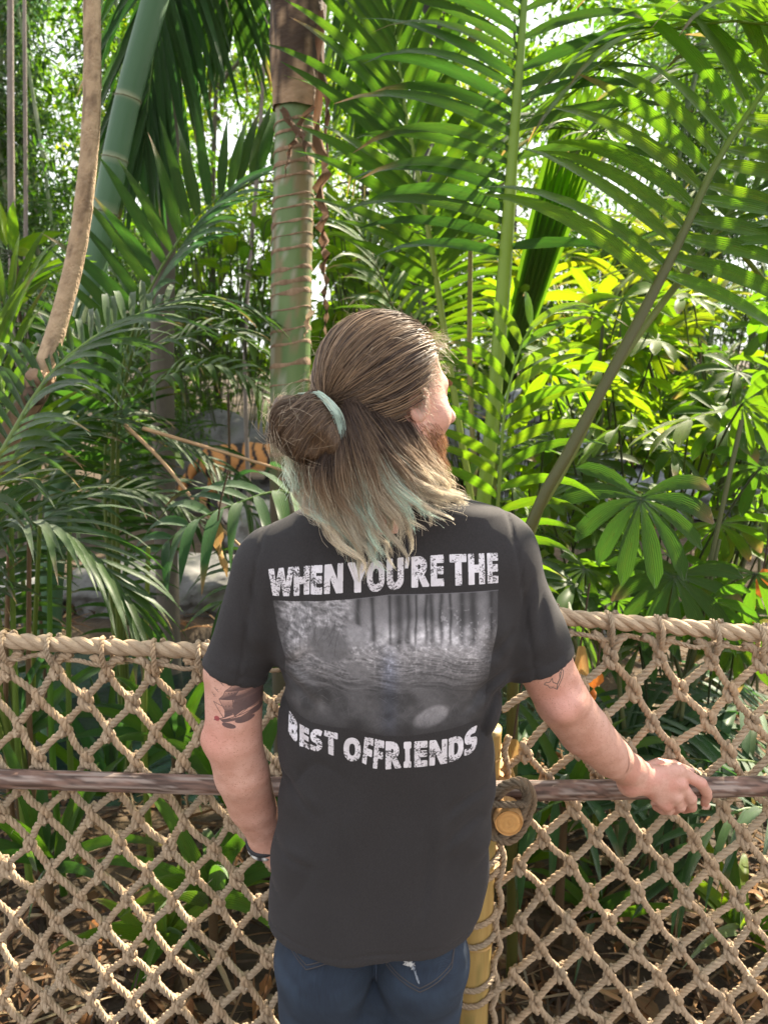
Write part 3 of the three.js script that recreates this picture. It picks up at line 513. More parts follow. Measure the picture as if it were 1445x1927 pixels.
{ // the tall frond right of the head
  const t = palmAt(905, 1150, 2.3, 'feather_palm', 'palm with a tall upright frond and thick green stalk right of the head'), b = foot(t);
  frond(t, [b, P(908, 960, 2.32), P(925, 800, 2.35), P(945, 560, 2.4), P(967, 250, 2.45), P(985, 20, 2.5), P(1000, -220, 2.55)], { n: 25, len: 0.52, wid: 0.036, t0: 0.66, ang: [78, 55], col: G.dark, droop: 0.75, lift: 0.12, nrm: FRONT, rad: 0.025, stem: [0.14, 0.22, 0.015], skipR: 0.4, lenAt: (u) => 0.62 + 0.38 * Math.sin(Math.PI * clamp(u * 0.8 + 0.2, 0, 1)), mat: M.leaf, jitter: 0.6 });  // the dark leaf colour stands in for shade on this frond
  frond(t, [b, P(888, 960, 2.6), P(868, 830, 2.62), P(838, 640, 2.66), P(797, 380, 2.72), P(765, 220, 2.8), P(742, 50, 2.9), P(725, -120, 3.0)], { n: 20, len: 0.55, wid: 0.05, t0: 0.62, ang: [50, 16], col: G.mid, mat: M.bright, droop: 0.35, nrm: FRONT, rad: 0.013, stem: [0.15, 0.20, 0.02] });
  frond(t, [b, P(940, 900, 2.2), P(955, 740, 2.2), P(1010, 600, 2.25), P(1090, 590, 2.3)], { n: 18, len: 0.3, wid: 0.03, t0: 0.5, col: G.lite, mat: M.bright, droop: 0.9, nrm: UPF });
}
{ // unopened pleated leaf
  const t = palmAt(925, 1120, 3.2, 'fan_palm', 'large half folded pleated palm leaf rising diagonally behind the tall stalk'), b = foot(t);
  const A = new Acc(); tubeAcc(A, curve([b, P(925, 980, 3.2), P(936, 760, 3.2)], 12), 0.014, [0.14, 0.19, 0.03], 8); const f = part(t, 'leaf', A.geo(), M.stem);
  const hub = P(936, 765, 3.2), axis = P(1150, 0, 3.2).sub(hub).normalize();
  for (let i = 0; i < 10; i++) { const u = i / 9 - 0.5, D = new Acc(); blade(D, hub, axis.clone().applyAxisAngle(V(0, 0, 1), -u * 0.17), V(0, 0.1, 1).applyAxisAngle(axis, i % 2 ? 0.16 : -0.16), 1.5 * (1 - 0.25 * Math.abs(u)) * rr(0.95, 1.05), 0.050, { seg: 14, droop: 0.12, fold: 0.35, col: vary([0.105, 0.22, 0.008], 0.1) }); part(f, 'leaflet', D.geo(), M.bright); }
}
{ // the two leaning stalks on the right
  const t = palmAt(985, 1130, 1.95, 'feather_palm', 'palm with two long brown green stalks leaning to the upper right corner'), b = foot(t);
  frond(t, [b, P(990, 1010, 1.92), P(1060, 868, 1.95), P(1120, 755, 2.0), P(1270, 470, 2.15), P(1350, 300, 2.25), P(1440, 165, 2.33), P(1560, 0, 2.42)], { n: 17, len: 0.62, wid: 0.05, t0: 0.67, ang: [82, 60], col: G.lite, mat: M.bright, droop: 0.55, lift: 0.1, nrm: FRONT, rad: 0.0165, stem: [0.055, 0.055, 0.011], lenAt: (u) => 0.8, jitter: 0.7 });
  frond(t, [b, P(996, 1010, 2.0), P(1070, 868, 2.05), P(1160, 690, 2.1), P(1300, 500, 2.2), P(1402, 370, 2.3), P(1470, 330, 2.3)], { n: 9, len: 0.5, wid: 0.034, t0: 0.86, ang: [75, 20], col: G.mid, droop: 1.3, nrm: UPF, rad: 0.012, stem: [0.10, 0.12, 0.02], sides: [1, 1] });
  frond(t, [P(1500, 640, 2.9), P(1445, 540, 2.9), P(1330, 410, 2.9), P(1190, 296, 2.95), P(1060, 240, 3.0), P(920, 280, 3.0)], { n: 26, len: 0.42, wid: 0.028, t0: 0.45, col: G.mid, droop: 0.9, nrm: UPF, rad: 0.010, stem: [0.12, 0.16, 0.02] });
}
{ // top right
  const t = palmAt(1640, 1000, 2.4, 'feather_palm', 'palm outside the right edge whose fronds cross the top right corner'), b = foot(t);
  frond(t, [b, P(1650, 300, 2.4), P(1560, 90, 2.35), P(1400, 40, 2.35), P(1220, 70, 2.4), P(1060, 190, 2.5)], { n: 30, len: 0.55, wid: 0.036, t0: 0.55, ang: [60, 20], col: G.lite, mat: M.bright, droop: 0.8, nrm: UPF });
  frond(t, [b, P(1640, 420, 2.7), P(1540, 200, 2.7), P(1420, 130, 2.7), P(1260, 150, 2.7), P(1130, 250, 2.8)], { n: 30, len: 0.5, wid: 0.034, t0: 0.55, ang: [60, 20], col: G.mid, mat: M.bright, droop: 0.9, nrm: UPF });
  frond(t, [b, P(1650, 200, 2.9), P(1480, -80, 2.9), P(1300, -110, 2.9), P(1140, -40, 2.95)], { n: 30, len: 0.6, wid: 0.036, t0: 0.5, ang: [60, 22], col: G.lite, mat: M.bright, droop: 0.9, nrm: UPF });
}
{ // fine fronds right of the ringed trunk
  const t = palmAt(800, 1000, 3.6, 'feather_palm', 'palm with thin brown stalk and drooping fronds right of the ringed trunk'), b = foot(t);
  frond(t, [b, P(770, 680, 3.5), P(725, 545, 3.5), P(680, 440, 3.5), P(620, 385, 3.5), P(520, 370, 3.55)], { n: 32, len: 0.42, wid: 0.026, t0: 0.6, col: G.mid, droop: 0.9, nrm: UPF, stem: G.brown, rad: 0.011 });
  frond(t, [b, P(790, 600, 3.8), P(800, 420, 3.9), P(740, 300, 3.9), P(640, 290, 3.9)], { n: 32, len: 0.45, wid: 0.028, t0: 0.55, col: G.lite, mat: M.bright, droop: 0.9, nrm: UPF });
  frond(t, [b, P(830, 600, 4.0), P(860, 420, 4.1), P(900, 250, 4.1), P(830, 130, 4.1), P(700, 110, 4.1)], { n: 36, len: 0.5, wid: 0.03, t0: 0.5, col: G.lite, mat: M.bright, droop: 0.9, nrm: UPF });
}
{ // golden fronds, their back light painted into the leaf colour
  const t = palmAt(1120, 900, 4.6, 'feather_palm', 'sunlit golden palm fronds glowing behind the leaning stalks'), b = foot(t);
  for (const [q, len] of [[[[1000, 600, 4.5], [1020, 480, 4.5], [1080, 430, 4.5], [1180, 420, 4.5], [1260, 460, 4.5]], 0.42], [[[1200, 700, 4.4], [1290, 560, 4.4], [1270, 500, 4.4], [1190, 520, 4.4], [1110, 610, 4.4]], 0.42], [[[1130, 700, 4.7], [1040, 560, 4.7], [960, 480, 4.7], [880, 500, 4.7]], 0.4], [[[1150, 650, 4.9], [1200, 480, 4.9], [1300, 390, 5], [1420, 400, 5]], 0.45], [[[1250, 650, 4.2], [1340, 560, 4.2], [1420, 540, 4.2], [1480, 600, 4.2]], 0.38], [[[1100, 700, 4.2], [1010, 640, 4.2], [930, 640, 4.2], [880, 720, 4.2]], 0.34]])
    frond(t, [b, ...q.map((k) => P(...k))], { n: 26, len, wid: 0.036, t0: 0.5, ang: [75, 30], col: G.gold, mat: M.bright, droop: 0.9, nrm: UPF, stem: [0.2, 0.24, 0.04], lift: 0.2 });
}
// ---------------------------------------------------------------- fan leaved bushes on the right
R = rng(707);
function fanBush(label, px, py, d, leaves, cols, o = {}) {
  const b = P(px, py, d), t = thing('lady_palm', label, 'bush', V(b.x, groundY(b.x, -d), -d)), f = foot(t);
  for (let i = 0; i < 5; i++) { const A = new Acc(), q = leaves[Math.floor(R() * leaves.length)], e = P(q[0], q[1] + 30, d); tubeAcc(A, curve([f.clone().add(V(rr(-0.15, 0.15), -0.05, rr(-0.1, 0.1))), V(lerp(f.x, e.x, 0.6), lerp(f.y, e.y, 0.6), -d), e], 10), 0.008, [0.07, 0.08, 0.03], 6); part(t, 'cane', A.geo(), M.stem); }
  for (const [x, y, rad, ax, ay, k, n, sp] of leaves) { const h = P(x, y, d + rr(-0.25, 0.25)), col = cols[k % cols.length]; fanLeaf(t, h, V(ax, ay, k ? rr(-0.5, 0.4) : 0.45), k ? V(rr(-0.2, 0.8), 0.75, rr(-1.0, 0.35)) : V(rr(-0.25, 0.25), 0.85, 0.55), rad, { n: n || 7, spread: sp || 220, col, mat: k === 0 ? M.leaf : M.bright, wid: o.wid || 0.21, droop: o.droop || 0.7, from: V(lerp(f.x, h.x, 0.8), h.y - rr(0.15, 0.35), h.z - 0.1), fold: 0.3, split: rad > 0.24 }); }
  return t;
}
function scatter(n, x0, x1, y0, y1, r0, r1, k) { const out = []; for (let i = 0; i < n; i++) { const a = rr(-2.6, -0.5); out.push([rr(x0, x1), rr(y0, y1), rr(r0, r1), Math.cos(a) * 1.1, rr(-0.7, 0.35), k === undefined ? Math.floor(R() * 3) : k, 5 + Math.floor(R() * 5)]); } return out; }
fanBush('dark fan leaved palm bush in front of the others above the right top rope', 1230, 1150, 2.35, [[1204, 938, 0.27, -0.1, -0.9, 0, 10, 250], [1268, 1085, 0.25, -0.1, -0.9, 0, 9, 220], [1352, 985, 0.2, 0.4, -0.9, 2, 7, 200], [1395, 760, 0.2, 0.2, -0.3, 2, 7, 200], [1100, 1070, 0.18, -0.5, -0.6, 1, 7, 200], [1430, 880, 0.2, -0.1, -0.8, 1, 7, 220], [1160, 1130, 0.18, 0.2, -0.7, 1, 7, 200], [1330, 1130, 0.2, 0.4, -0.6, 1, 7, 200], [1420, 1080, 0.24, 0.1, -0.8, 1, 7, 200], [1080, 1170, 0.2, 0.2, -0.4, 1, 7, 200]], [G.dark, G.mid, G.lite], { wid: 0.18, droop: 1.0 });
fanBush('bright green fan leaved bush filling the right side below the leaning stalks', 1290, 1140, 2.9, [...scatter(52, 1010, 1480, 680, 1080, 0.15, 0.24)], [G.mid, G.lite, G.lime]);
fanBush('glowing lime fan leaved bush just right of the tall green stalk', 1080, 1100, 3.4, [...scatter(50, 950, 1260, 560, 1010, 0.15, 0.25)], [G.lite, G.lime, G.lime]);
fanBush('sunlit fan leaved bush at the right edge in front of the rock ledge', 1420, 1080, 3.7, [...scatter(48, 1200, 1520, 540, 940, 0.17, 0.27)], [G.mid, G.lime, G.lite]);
fanBush('green fan leaved bush behind the right top rope near the edge', 1390, 1280, 2.6, [...scatter(16, 1080, 1480, 1060, 1260, 0.17, 0.25)], [G.dark, G.mid, G.mid]);
fanBush('lime fan leaved bush low between the stalk and the right shoulder', 1000, 1200, 3.0, [...scatter(14, 900, 1120, 820, 1120, 0.16, 0.22)], [G.lite, G.lime, G.mid]);

// ---------------------------------------------------------------- broad leaved plants
function broadPlant(name, label, px, py, d, list, cols, mat = M.bright) {
  const b = P(px, py, d), t = thing(name, label, 'plant', V(b.x, groundY(b.x, -d), -d)), f = foot(t);
  for (const [x, y, L, w, dx, dy, dz] of list) { const h = P(x, y, d + rr(-0.15, 0.15)), A = new Acc(), dir = V(dx, dy, dz === undefined ? rr(-0.3, 0.6) : dz); tubeAcc(A, curve([V(lerp(f.x, h.x, 0.7), lerp(f.y, h.y, 0.75), lerp(f.z, h.z, 0.7)), h.clone().addScaledVector(dir, -0.08), h], 6), 0.003, G.stem, 4); blade(A, h, dir, V(rr(-0.3, 0.8), 0.8, rr(-0.9, 0.5)).normalize(), L, w, { seg: 7, droop: rr(0.4, 1.1), fold: 0.25, col: vary(cols[Math.floor(R() * cols.length)], 0.2), shape: prof.ovate, wave: 0.03 }); part(t, 'leaf', A.geo(), mat); }
  const S = new Acc(); tubeAcc(S, curve([f.clone().add(V(0, -0.05, 0)), f.clone().lerp(P(px, py - 120, d), 0.7), P(px, py - 160, d)], 10), 0.009, G.brown, 6); part(t, 'stem', S.geo(), M.stem);
}
const many = (n, x0, x1, y0, y1, l0, l1, asp) => { const o = []; for (let i = 0; i < n; i++) { const L = rr(l0, l1), a = rr(0, 6.28); o.push([rr(x0, x1), rr(y0, y1), L, L * asp * rr(0.8, 1.2), Math.cos(a), Math.sin(a) * 0.7 - 0.25]); } return o; };
broadPlant('broadleaf_plant', 'bright broad leaved plant at the left edge beside the bare trunk', 25, 560, 3.3, [[20, 470, 0.2, 0.055, -0.3, 1], [22, 470, 0.2, 0.055, 0.25, 1], [24, 475, 0.22, 0.05, 0.9, 0.6], [24, 478, 0.2, 0.05, 1, 0.05], [10, 470, 0.2, 0.055, -0.9, 0.6], [20, 480, 0.2, 0.05, 0.6, -0.4], [0, 490, 0.2, 0.05, -0.6, -0.2], [30, 500, 0.16, 0.05, 0.8, 0.3], [15, 460, 0.2, 0.05, 0, 1]], [G.lite, G.lime]);
broadPlant('broadleaf_shrub', 'bright broad leaved shrub between the ringed trunk and the tall stalk', 760, 800, 4.8, many(110, 600, 880, 380, 680, 0.12, 0.24, 0.45), [G.lite, G.lime, G.mid]);
broadPlant('broadleaf_shrub', 'green broad leaved shrub left of the ringed trunk above the tiger', 430, 900, 5.2, many(90, 300, 520, 400, 700, 0.1, 0.2, 0.45), [G.lite, G.lime, G.mid]);
broadPlant('broadleaf_shrub', 'dense shrub far behind the left fronds', 120, 900, 5.4, many(110, -40, 330, 500, 860, 0.12, 0.24, 0.4), [G.mid, G.lite, G.dark]);
broadPlant('broadleaf_shrub', 'small leaved sunny shrub beside the face', 900, 950, 4.4, many(70, 840, 1010, 720, 960, 0.08, 0.16, 0.42), [G.lime, G.lite]);
broadPlant('broadleaf_shrub', 'leafy shrub on the ledge under the hazy bamboo', 1320, 760, 6.2, many(110, 1120, 1460, 430, 720, 0.12, 0.26, 0.4), [G.mid, G.lite, G.lime]);

// ---------------------------------------------------------------- strap leaved plants low behind the net
R = rng(808);
function strapPlant(label, px, py, d, leaves, cols, mat = M.leaf) {
  const b = P(px, py, d), g = V(b.x, groundY(b.x, -d), -d), t = thing('strap_leaf_plant', label, 'plant', g);
  for (const [ax, ay, az, L, w, dr] of leaves) { const A = new Acc(); blade(A, V(g.x + rr(-0.03, 0.03), g.y + 0.02 + (py ? Math.max(0, b.y - g.y) : 0), g.z + rr(-0.03, 0.03)), V(ax, ay, az), V(-ax * 0.4, 0.5, 0.8).normalize(), L, w, { seg: 9, droop: dr, fold: 0.35, col: vary(cols[Math.floor(R() * cols.length)], 0.2), shape: prof.strap, tip: R() < 0.15 ? vary(G.dry) : null }); part(t, 'leaf', A.geo(), mat); }
  if (b.y - g.y > 0.05) { const S = new Acc(); tubeAcc(S, [g.clone().add(V(0, -0.05, 0)), V(g.x, b.y + 0.03, g.z)], 0.014, G.brown, 7); part(t, 'stem', S.geo(), M.stem); }
}
const ros = (n, L0, L1, w, el0, el1, dr, a0 = 0, a1 = 6.28) => { const o = []; for (let i = 0; i < n; i++) { const a = lerp(a0, a1, (i + rr(0, 0.8)) / n), e = rr(el0, el1); o.push([Math.cos(a) * Math.cos(e), Math.sin(e), Math.sin(a) * Math.cos(e), rr(L0, L1), w * rr(0.8, 1.2), dr * rr(0.7, 1.3)]); } return o; };
strapPlant('strap leaved plant with broad green leaves low by the left pocket', 400, 1700, 2.0, ros(12, 0.28, 0.42, 0.055, 0.3, 1.2, 1.1), [G.mid, G.lite]);
strapPlant('strap leaved plant in the lower left corner behind the net', 90, 1640, 2.1, ros(14, 0.3, 0.5, 0.042, 0.3, 1.3, 1.0), [G.dark, G.mid]);
strapPlant('broad strap leaved plant just behind the left elbow', 470, 1560, 2.3, ros(13, 0.35, 0.55, 0.06, 0.4, 1.3, 1.0), [G.mid, G.dark]);
strapPlant('drooping strap leaved plant hanging over the left rail', 330, 1420, 2.5, ros(14, 0.35, 0.55, 0.045, 0.3, 1.3, 1.0), [G.mid, G.dark, G.blue]);
strapPlant('strap leaved plant at the far left behind the rail', 30, 1420, 2.5, ros(15, 0.4, 0.6, 0.04, 0.4, 1.4, 0.9), [G.dark, G.blue]);
strapPlant('strap leaved plant with pale leaves right of the post', 1060, 1520, 2.1, ros(12, 0.35, 0.5, 0.036, 0.4, 1.3, 1.3), [G.blue, G.mid]);
strapPlant('strap leaved plant low at the right edge with a lime leaf', 1390, 1780, 2.15, ros(11, 0.3, 0.5, 0.045, 0.4, 1.3, 1.0), [G.mid, G.lime, G.lite], M.bright);
strapPlant('narrow strap leaved plant behind the net right of the post', 970, 1640, 2.4, ros(14, 0.3, 0.5, 0.03, 0.3, 1.4, 1.1), [G.mid, G.lite]);
strapPlant('dark strap leaved plant deep behind the right rail', 1230, 1500, 2.9, ros(16, 0.4, 0.7, 0.05, 0.4, 1.4, 0.9), [G.dark, G.mid]);
strapPlant('strap leaved plant behind the legs of the man', 700, 1640, 2.3, ros(14, 0.4, 0.6, 0.045, 0.4, 1.4, 0.9), [G.mid, G.dark]);
strapPlant('strap leaved plant low behind the net left of the jeans', 300, 1780, 2.05, ros(11, 0.22, 0.4, 0.04, 0.3, 1.2, 1.1), [G.mid, G.lite]);
strapPlant('strap leaved plant low behind the net right of the post', 1120, 1740, 2.2, ros(11, 0.25, 0.42, 0.032, 0.3, 1.3, 1.1), [G.mid, G.dark]);
strapPlant('dark strap leaved plant between the pool and the left net', 210, 1500, 2.9, ros(16, 0.4, 0.7, 0.045, 0.5, 1.4, 0.8), [G.dark, G.mid, G.blue]);
{ // pale drooping fronds behind the right rail
  const t = palmAt(1520, 1700, 2.4, 'feather_palm', 'low palm with pale silvery drooping leaflets behind the right rail'), b = foot(t);
  frond(t, [b, P(1540, 1500, 2.35), P(1440, 1440, 2.25), P(1300, 1440, 2.15), P(1170, 1520, 2.05)], { n: 22, len: 0.38, wid: 0.036, t0: 0.4, ang: [70, 30], col: [0.05, 0.125, 0.035], droop: 1.2, lift: 0.2, nrm: UPF });
  frond(t, [b, P(1540, 1420, 2.6), P(1440, 1340, 2.5), P(1300, 1330, 2.45), P(1160, 1400, 2.4)], { n: 24, len: 0.36, wid: 0.034, t0: 0.4, ang: [70, 30], col: [0.05, 0.125, 0.035], droop: 1.0, nrm: UPF });
  frond(t, [b, P(1500, 1560, 2.0), P(1420, 1520, 1.95), P(1330, 1560, 1.9), P(1270, 1660, 1.88)], { n: 14, len: 0.36, wid: 0.026, t0: 0.4, ang: [50, 20], col: G.blue, droop: 1.3, nrm: UPF, dryTip: 0.4 });
  const u = palmAt(1120, 1500, 2.5, 'feather_palm', 'low palm with grey green fronds between the right forearm and the post'), c = foot(u);
  frond(u, [c, P(1120, 1420, 2.45), P(1060, 1370, 2.4), P(960, 1360, 2.35), P(880, 1430, 2.3)], { n: 20, len: 0.34, wid: 0.03, t0: 0.4, col: G.blue, droop: 1.1, nrm: UPF });
  frond(u, [c, P(1150, 1420, 2.4), P(1210, 1370, 2.35), P(1320, 1380, 2.3), P(1400, 1460, 2.3)], { n: 20, len: 0.34, wid: 0.034, t0: 0.4, col: G.blue, droop: 1.1, nrm: UPF });
  frond(u, [c, P(1110, 1480, 2.1), P(1070, 1500, 2.0), P(1000, 1540, 1.95), P(960, 1620, 1.95)], { n: 12, len: 0.3, wid: 0.03, t0: 0.4, col: G.blue, droop: 1.3, nrm: UPF });
}
// upright green stalks behind the left rope
R = rng(818);
[[22, 1000, 'yellow green'], [52, 1040, 'brown'], [72, 1010, 'bright green'], [95, 1060, 'dark green'], [130, 1030, 'dark green slanted'], [12, 1080, 'short brown'], [280, 1090, 'pale green']].forEach(([x, y, w], i) => {
  const d = 2.35 + 0.1 * (i % 3), top = P(x + rr(-6, 6), y - 60, d), low = P(x + rr(-14, 14), 1400, d), A = new Acc(), br = w.includes('brown');
  tubeAcc(A, curve([V(low.x, groundY(low.x, -d) - 0.05, -d), low, top], 24), (q) => 0.012 * (1.1 - 0.5 * q), br ? [0.14, 0.085, 0.045] : vary(i % 2 ? G.dark : [0.10, 0.15, 0.02], 0.2), 8);
  solo('palm_stalk', `${w} upright palm stalk behind the left rope, ${['first', 'second', 'third', 'fourth', 'fifth', 'lowest', 'rightmost'][i]} from the left edge`, 'stalk', A.geo(), M.stem, V(low.x, groundY(low.x, -d), -d));
});
for (const [pts, label] of [[[[236, 800, 2.9], [300, 862, 2.8], [380, 958, 2.7], [455, 1030, 2.6]], 'tan dry stalk slanting steeply to the left shoulder'], [[[270, 806, 2.85], [400, 845, 2.8], [560, 893, 2.75]], 'long tan dry stalk lying nearly level below the tiger']]) {
  const A = new Acc(), q = pts.map((k) => P(...k)); tubeAcc(A, curve(q, 20), (t) => 0.007 * (1.1 - 0.4 * t), (t, a) => mixc([0.34, 0.20, 0.10], [0.5, 0.33, 0.19], noise(t * 30, a)), 7);
  solo('dry_stalk', label, 'stalk', A.geo(), M.stem, q[0]);
}
for (const [px, py, d, L, label] of [[1436, 1070, 2.4, 0.2, 'orange dead leaf strip at the right edge above the rope'], [1122, 1262, 1.9, 0.08, 'orange brown dead leaf behind the right net'], [966, 1390, 1.85, 0.12, 'yellow dead leaf behind the net beside the post'], [1092, 1215, 2.0, 0.3, 'long tan dead leaf hanging behind the right net'], [410, 985, 2.35, 0.17, 'curled tan dead leaf by the left shoulder']]) {
  const A = new Acc(), p = P(px, py, d); blade(A, p, V(rr(-0.2, 0.2), -1, 0.1), V(0, 0.2, 1), L, 0.045, { seg: 8, droop: 0.2, fold: 0.6, col: label.includes('orange') ? [0.5, 0.17, 0.03] : [0.42, 0.27, 0.10], wave: 0.1, twist: 1 });
  tubeAcc(A, curve([p.clone().add(V(0.03, 0.16, -0.05)), p.clone().add(V(0.01, 0.07, -0.01)), p], 6), 0.003, G.brown, 5); solo('dead_leaf', label, 'leaf', A.geo(), M.dry, p);
}
// ---------------------------------------------------------------- rope fence
R = rng(909);
const ROPE = [0.45, 0.33, 0.215], ROPE_D = [0.20, 0.15, 0.10];
const zf = (x) => -(1.535 + 0.045 * Math.max(0, -x - 0.1));
const onF = (px, py) => { let q = P(px, py, 1.5); for (let i = 0; i < 3; i++) q = P(px, py, -zf(q.x)); return q; };
function fence(side, x0, n, y0, dx, dy, xmin, xmax, label, topPts) {
  const t = thing('rope_net', label, 'rope net', V((xmin + xmax) / 2, 0, zf(0))), segs = [], knots = [], jit = {};
  const node = (i, j) => jit[i + ',' + j] || (jit[i + ',' + j] = (() => { const x = x0 + (i + (j & 1) / 2) * dx + 0.0035 * j * side * 0.4 + rr(-0.009, 0.009), y = y0(x) - j * dy + rr(-0.006, 0.006); return V(x, y, zf(x) + rr(-0.004, 0.004)); })());
  const rows = Math.floor(1.16 / dy);
  for (let j = 0; j < rows; j++) for (let i = -1; i < n; i++) { const k = node(i, j); if (k.x < xmin || k.x > xmax || k.y < 0.03) continue; knots.push(k);
    for (const di of [0, 1]) { const q = (j & 1) ? node(i + di, j + 1) : node(i + di - 1, j + 1); if (q.y < 0.02) continue; segs.push([k, q, di]); } }
  const F = 767, seen = (p) => { const [x, y] = proj(p); return x > -60 && x < 1505 && y < 1960; };
  const base = [0, 1, 2, 3].map((k) => [0, 1].map((di) => { // rope pieces of unit length along +x, slightly sagging
    const A = new Acc(); ropeAcc(A, [V(0, 0, 0), V(0.035, -0.0015 * k + 0.001, 0.001 * (k - 1)), V(0.07, 0, 0)], 0.0081, vary(ROPE, 0.1), { phase: k * 1.3, pitch: 5.2, sides: 6 }); return A.geo(); }));
  const knot = [0, 1, 2, 3].map((k) => { const A = new Acc(), h = 0.0165 + 0.0015 * k;
    for (const s of [0, 1]) { const pts = []; for (let i = 0; i <= 14; i++) { const u = i / 14 * 2 - 1, a = u * 2.0 + s * Math.PI + 0.5; pts.push(V(Math.cos(a) * 0.0086 + (s ? -1 : 1) * u * Math.abs(u) * 0.006 * (k % 2 ? 1 : 0.6), u * h, Math.sin(a) * 0.0085)); } ropeAcc(A, pts, 0.0083, vary(ROPE, 0.08), { pitch: 5.2, phase: s + k, sides: 6, step: 0.3 }); }
    return A.geo(); });
  const hidden = [], q = new THREE.Quaternion(), m = new THREE.Matrix4();
  const o = origin.get(t);
  const put = (geo, name, mat4, vis) => { if (!vis) { hidden.push(geo.clone().applyMatrix4(mat4)); return; } const h = new THREE.Mesh(geo, M.rope); h.name = name; h.castShadow = h.receiveShadow = true; h.applyMatrix4(mat4); h.position.sub(o); t.add(h); };
  for (const [a, b, di] of segs) {
    const A = a.clone().add(V(di ? 0.006 : -0.006, -0.011, 0)), B = b.clone().add(V(di ? -0.006 : 0.006, 0.011, 0)), d = B.clone().sub(A), L = d.length(); d.normalize();
    q.setFromUnitVectors(V(1, 0, 0), d); m.compose(A, q, V(L / 0.07, rr(0.92, 1.08), rr(0.92, 1.08)));
    put(base[Math.floor(R() * 4)][di], 'rope_segment', m.clone(), seen(A.clone().lerp(B, 0.5)));
  }
  for (const k of knots) { q.setFromEuler(new THREE.Euler(rr(-0.15, 0.15), rr(-0.7, 0.7), rr(-0.2, 0.2))); m.compose(k, q, V(1, rr(0.92, 1.1), 1).multiplyScalar(rr(0.95, 1.08))); put(knot[Math.floor(R() * 4)], 'knot', m.clone(), seen(k)); }
  if (hidden.length) { const h = part(t, 'lower_mesh', mergeGeometries(hidden), M.rope); h.userData.kind = 'stuff'; }
  // heavy top rope, its lashings, and the thin cord under it
  const top = topPts.map((k) => onF(...k)), tc = new THREE.CatmullRomCurve3(top, false, 'centripetal'), tr = 0.0175;
  part(t, 'top_rope', rope(tc.getSpacedPoints(40), tr, ROPE.map((v) => v * 0.95), { pitch: 6.4, sides: 9, step: 0.16 }), M.rope);
  const L = tc.getLength(), cord = [], N = Math.round(L / 0.046);
  for (let i = 0; i <= N; i++) { const p = tc.getPointAt(i / N); cord.push(V(p.x, p.y - tr - 0.012 - 0.007 * (i & 1), p.z + 0.012 * (i % 4 < 2 ? 1 : -0.6))); }
  part(t, 'cord', rope(cord, 0.0052, ROPE, { pitch: 6, sides: 5 }), M.rope);
  for (let i = -1; i < n; i++) { const k = node(i, 0); if (k.x < xmin || k.x > xmax) continue;
    const tt = clamp((k.x - top[0].x) / (top[top.length - 1].x - top[0].x), 0.001, 0.999), p = tc.getPointAt(tt), sx = rr(-0.012, 0.012);
    const A = new Acc(), pts = []; for (let s = 0; s <= 16; s++) { const a = s / 16 * 6.6 - 0.4; pts.push(V(p.x + sx + 0.010 * (s / 16 - 0.5) * 2 + rr(-0.001, 0.001), p.y - 0.008 + Math.cos(a) * (tr + 0.009) * (Math.cos(a) < 0 ? 1.55 : 1), p.z + Math.sin(a) * (tr + 0.006))); }
    ropeAcc(A, pts, 0.0056, vary(ROPE, 0.1), { pitch: 5, sides: 5 }); part(t, 'lashing', A.geo(), M.rope);
    for (const s of [-1, 1]) { const e = tc.getPointAt(clamp(tt + s * 0.034 / L, 0, 1)); part(t, 'rope_segment', rope([k.clone().add(V(s * 0.005, 0.011, 0)), V(lerp(k.x, e.x, 0.6), lerp(k.y, e.y, 0.55), k.z + 0.004), V(e.x, e.y - tr - 0.008, e.z + 0.004)], 0.0088, vary(ROPE, 0.1), { pitch: 5.2, sides: 6 }), M.rope); } }
  // frayed fibres
  const A = new Acc();
  for (let i = 0; i < 420; i++) { const s = segs[Math.floor(R() * segs.length)], p = s[0].clone().lerp(s[1], R()).add(V(rr(-0.007, 0.007), rr(-0.007, 0.009), rr(-0.006, 0.01))), d = V(gauss(), gauss() * 0.7, gauss()).normalize().multiplyScalar(R() < 0.12 ? rr(0.012, 0.03) : rr(0.003, 0.009)), w = 0.0004; const a = A.v(p.x, p.y - w, p.z, [0.62, 0.52, 0.4], 0, 0), b = A.v(p.x + w, p.y + w, p.z, [0.62, 0.52, 0.4], 0, 0), c = A.v(p.x + d.x * 0.6, p.y + d.y * 0.6 - 0.001, p.z + d.z * 0.6, [0.66, 0.57, 0.46], 0, 0), e = A.v(p.x + d.x, p.y + d.y - 0.004, p.z + d.z, [0.7, 0.62, 0.5], 0, 0); A.tri(a, b, c); A.tri(b, c, e); A.tri(a, c, e); }
  part(t, 'loose_fibres', A.geo(), M.rope).userData.kind = 'stuff';
  return t;
}
{
  const lk = onF(95, 1262), ty = (px, py) => onF(px, py).y, lx = lk.x;
  fence(1, lx - 0.6, 17, (x) => lk.y + lerp(0.006, -0.004, clamp((x + 0.9) / 0.9, 0, 1)), 0.1025, 0.0672, -1.22, 0.165, 'knotted tan rope net with a thick top rope left of the bamboo post', [[-330, 1192], [-120, 1199], [0, 1205], [130, 1213], [260, 1220], [370, 1224], [520, 1226], [700, 1215], [930, 1150]]);
  const rk = onF(1143, 1236);
  fence(-1, rk.x - 0.211, 12, (x) => rk.y - 0.008 * clamp((x - 0.4) / 0.4, 0, 1.5), 0.1065, 0.0682, 0.262, 1.25, 'knotted tan rope net with a thick top rope right of the bamboo post', [[936, 1118], [1010, 1142], [1060, 1160], [1130, 1168], [1200, 1174], [1320, 1184], [1445, 1194], [1600, 1196], [1900, 1190]]);
}
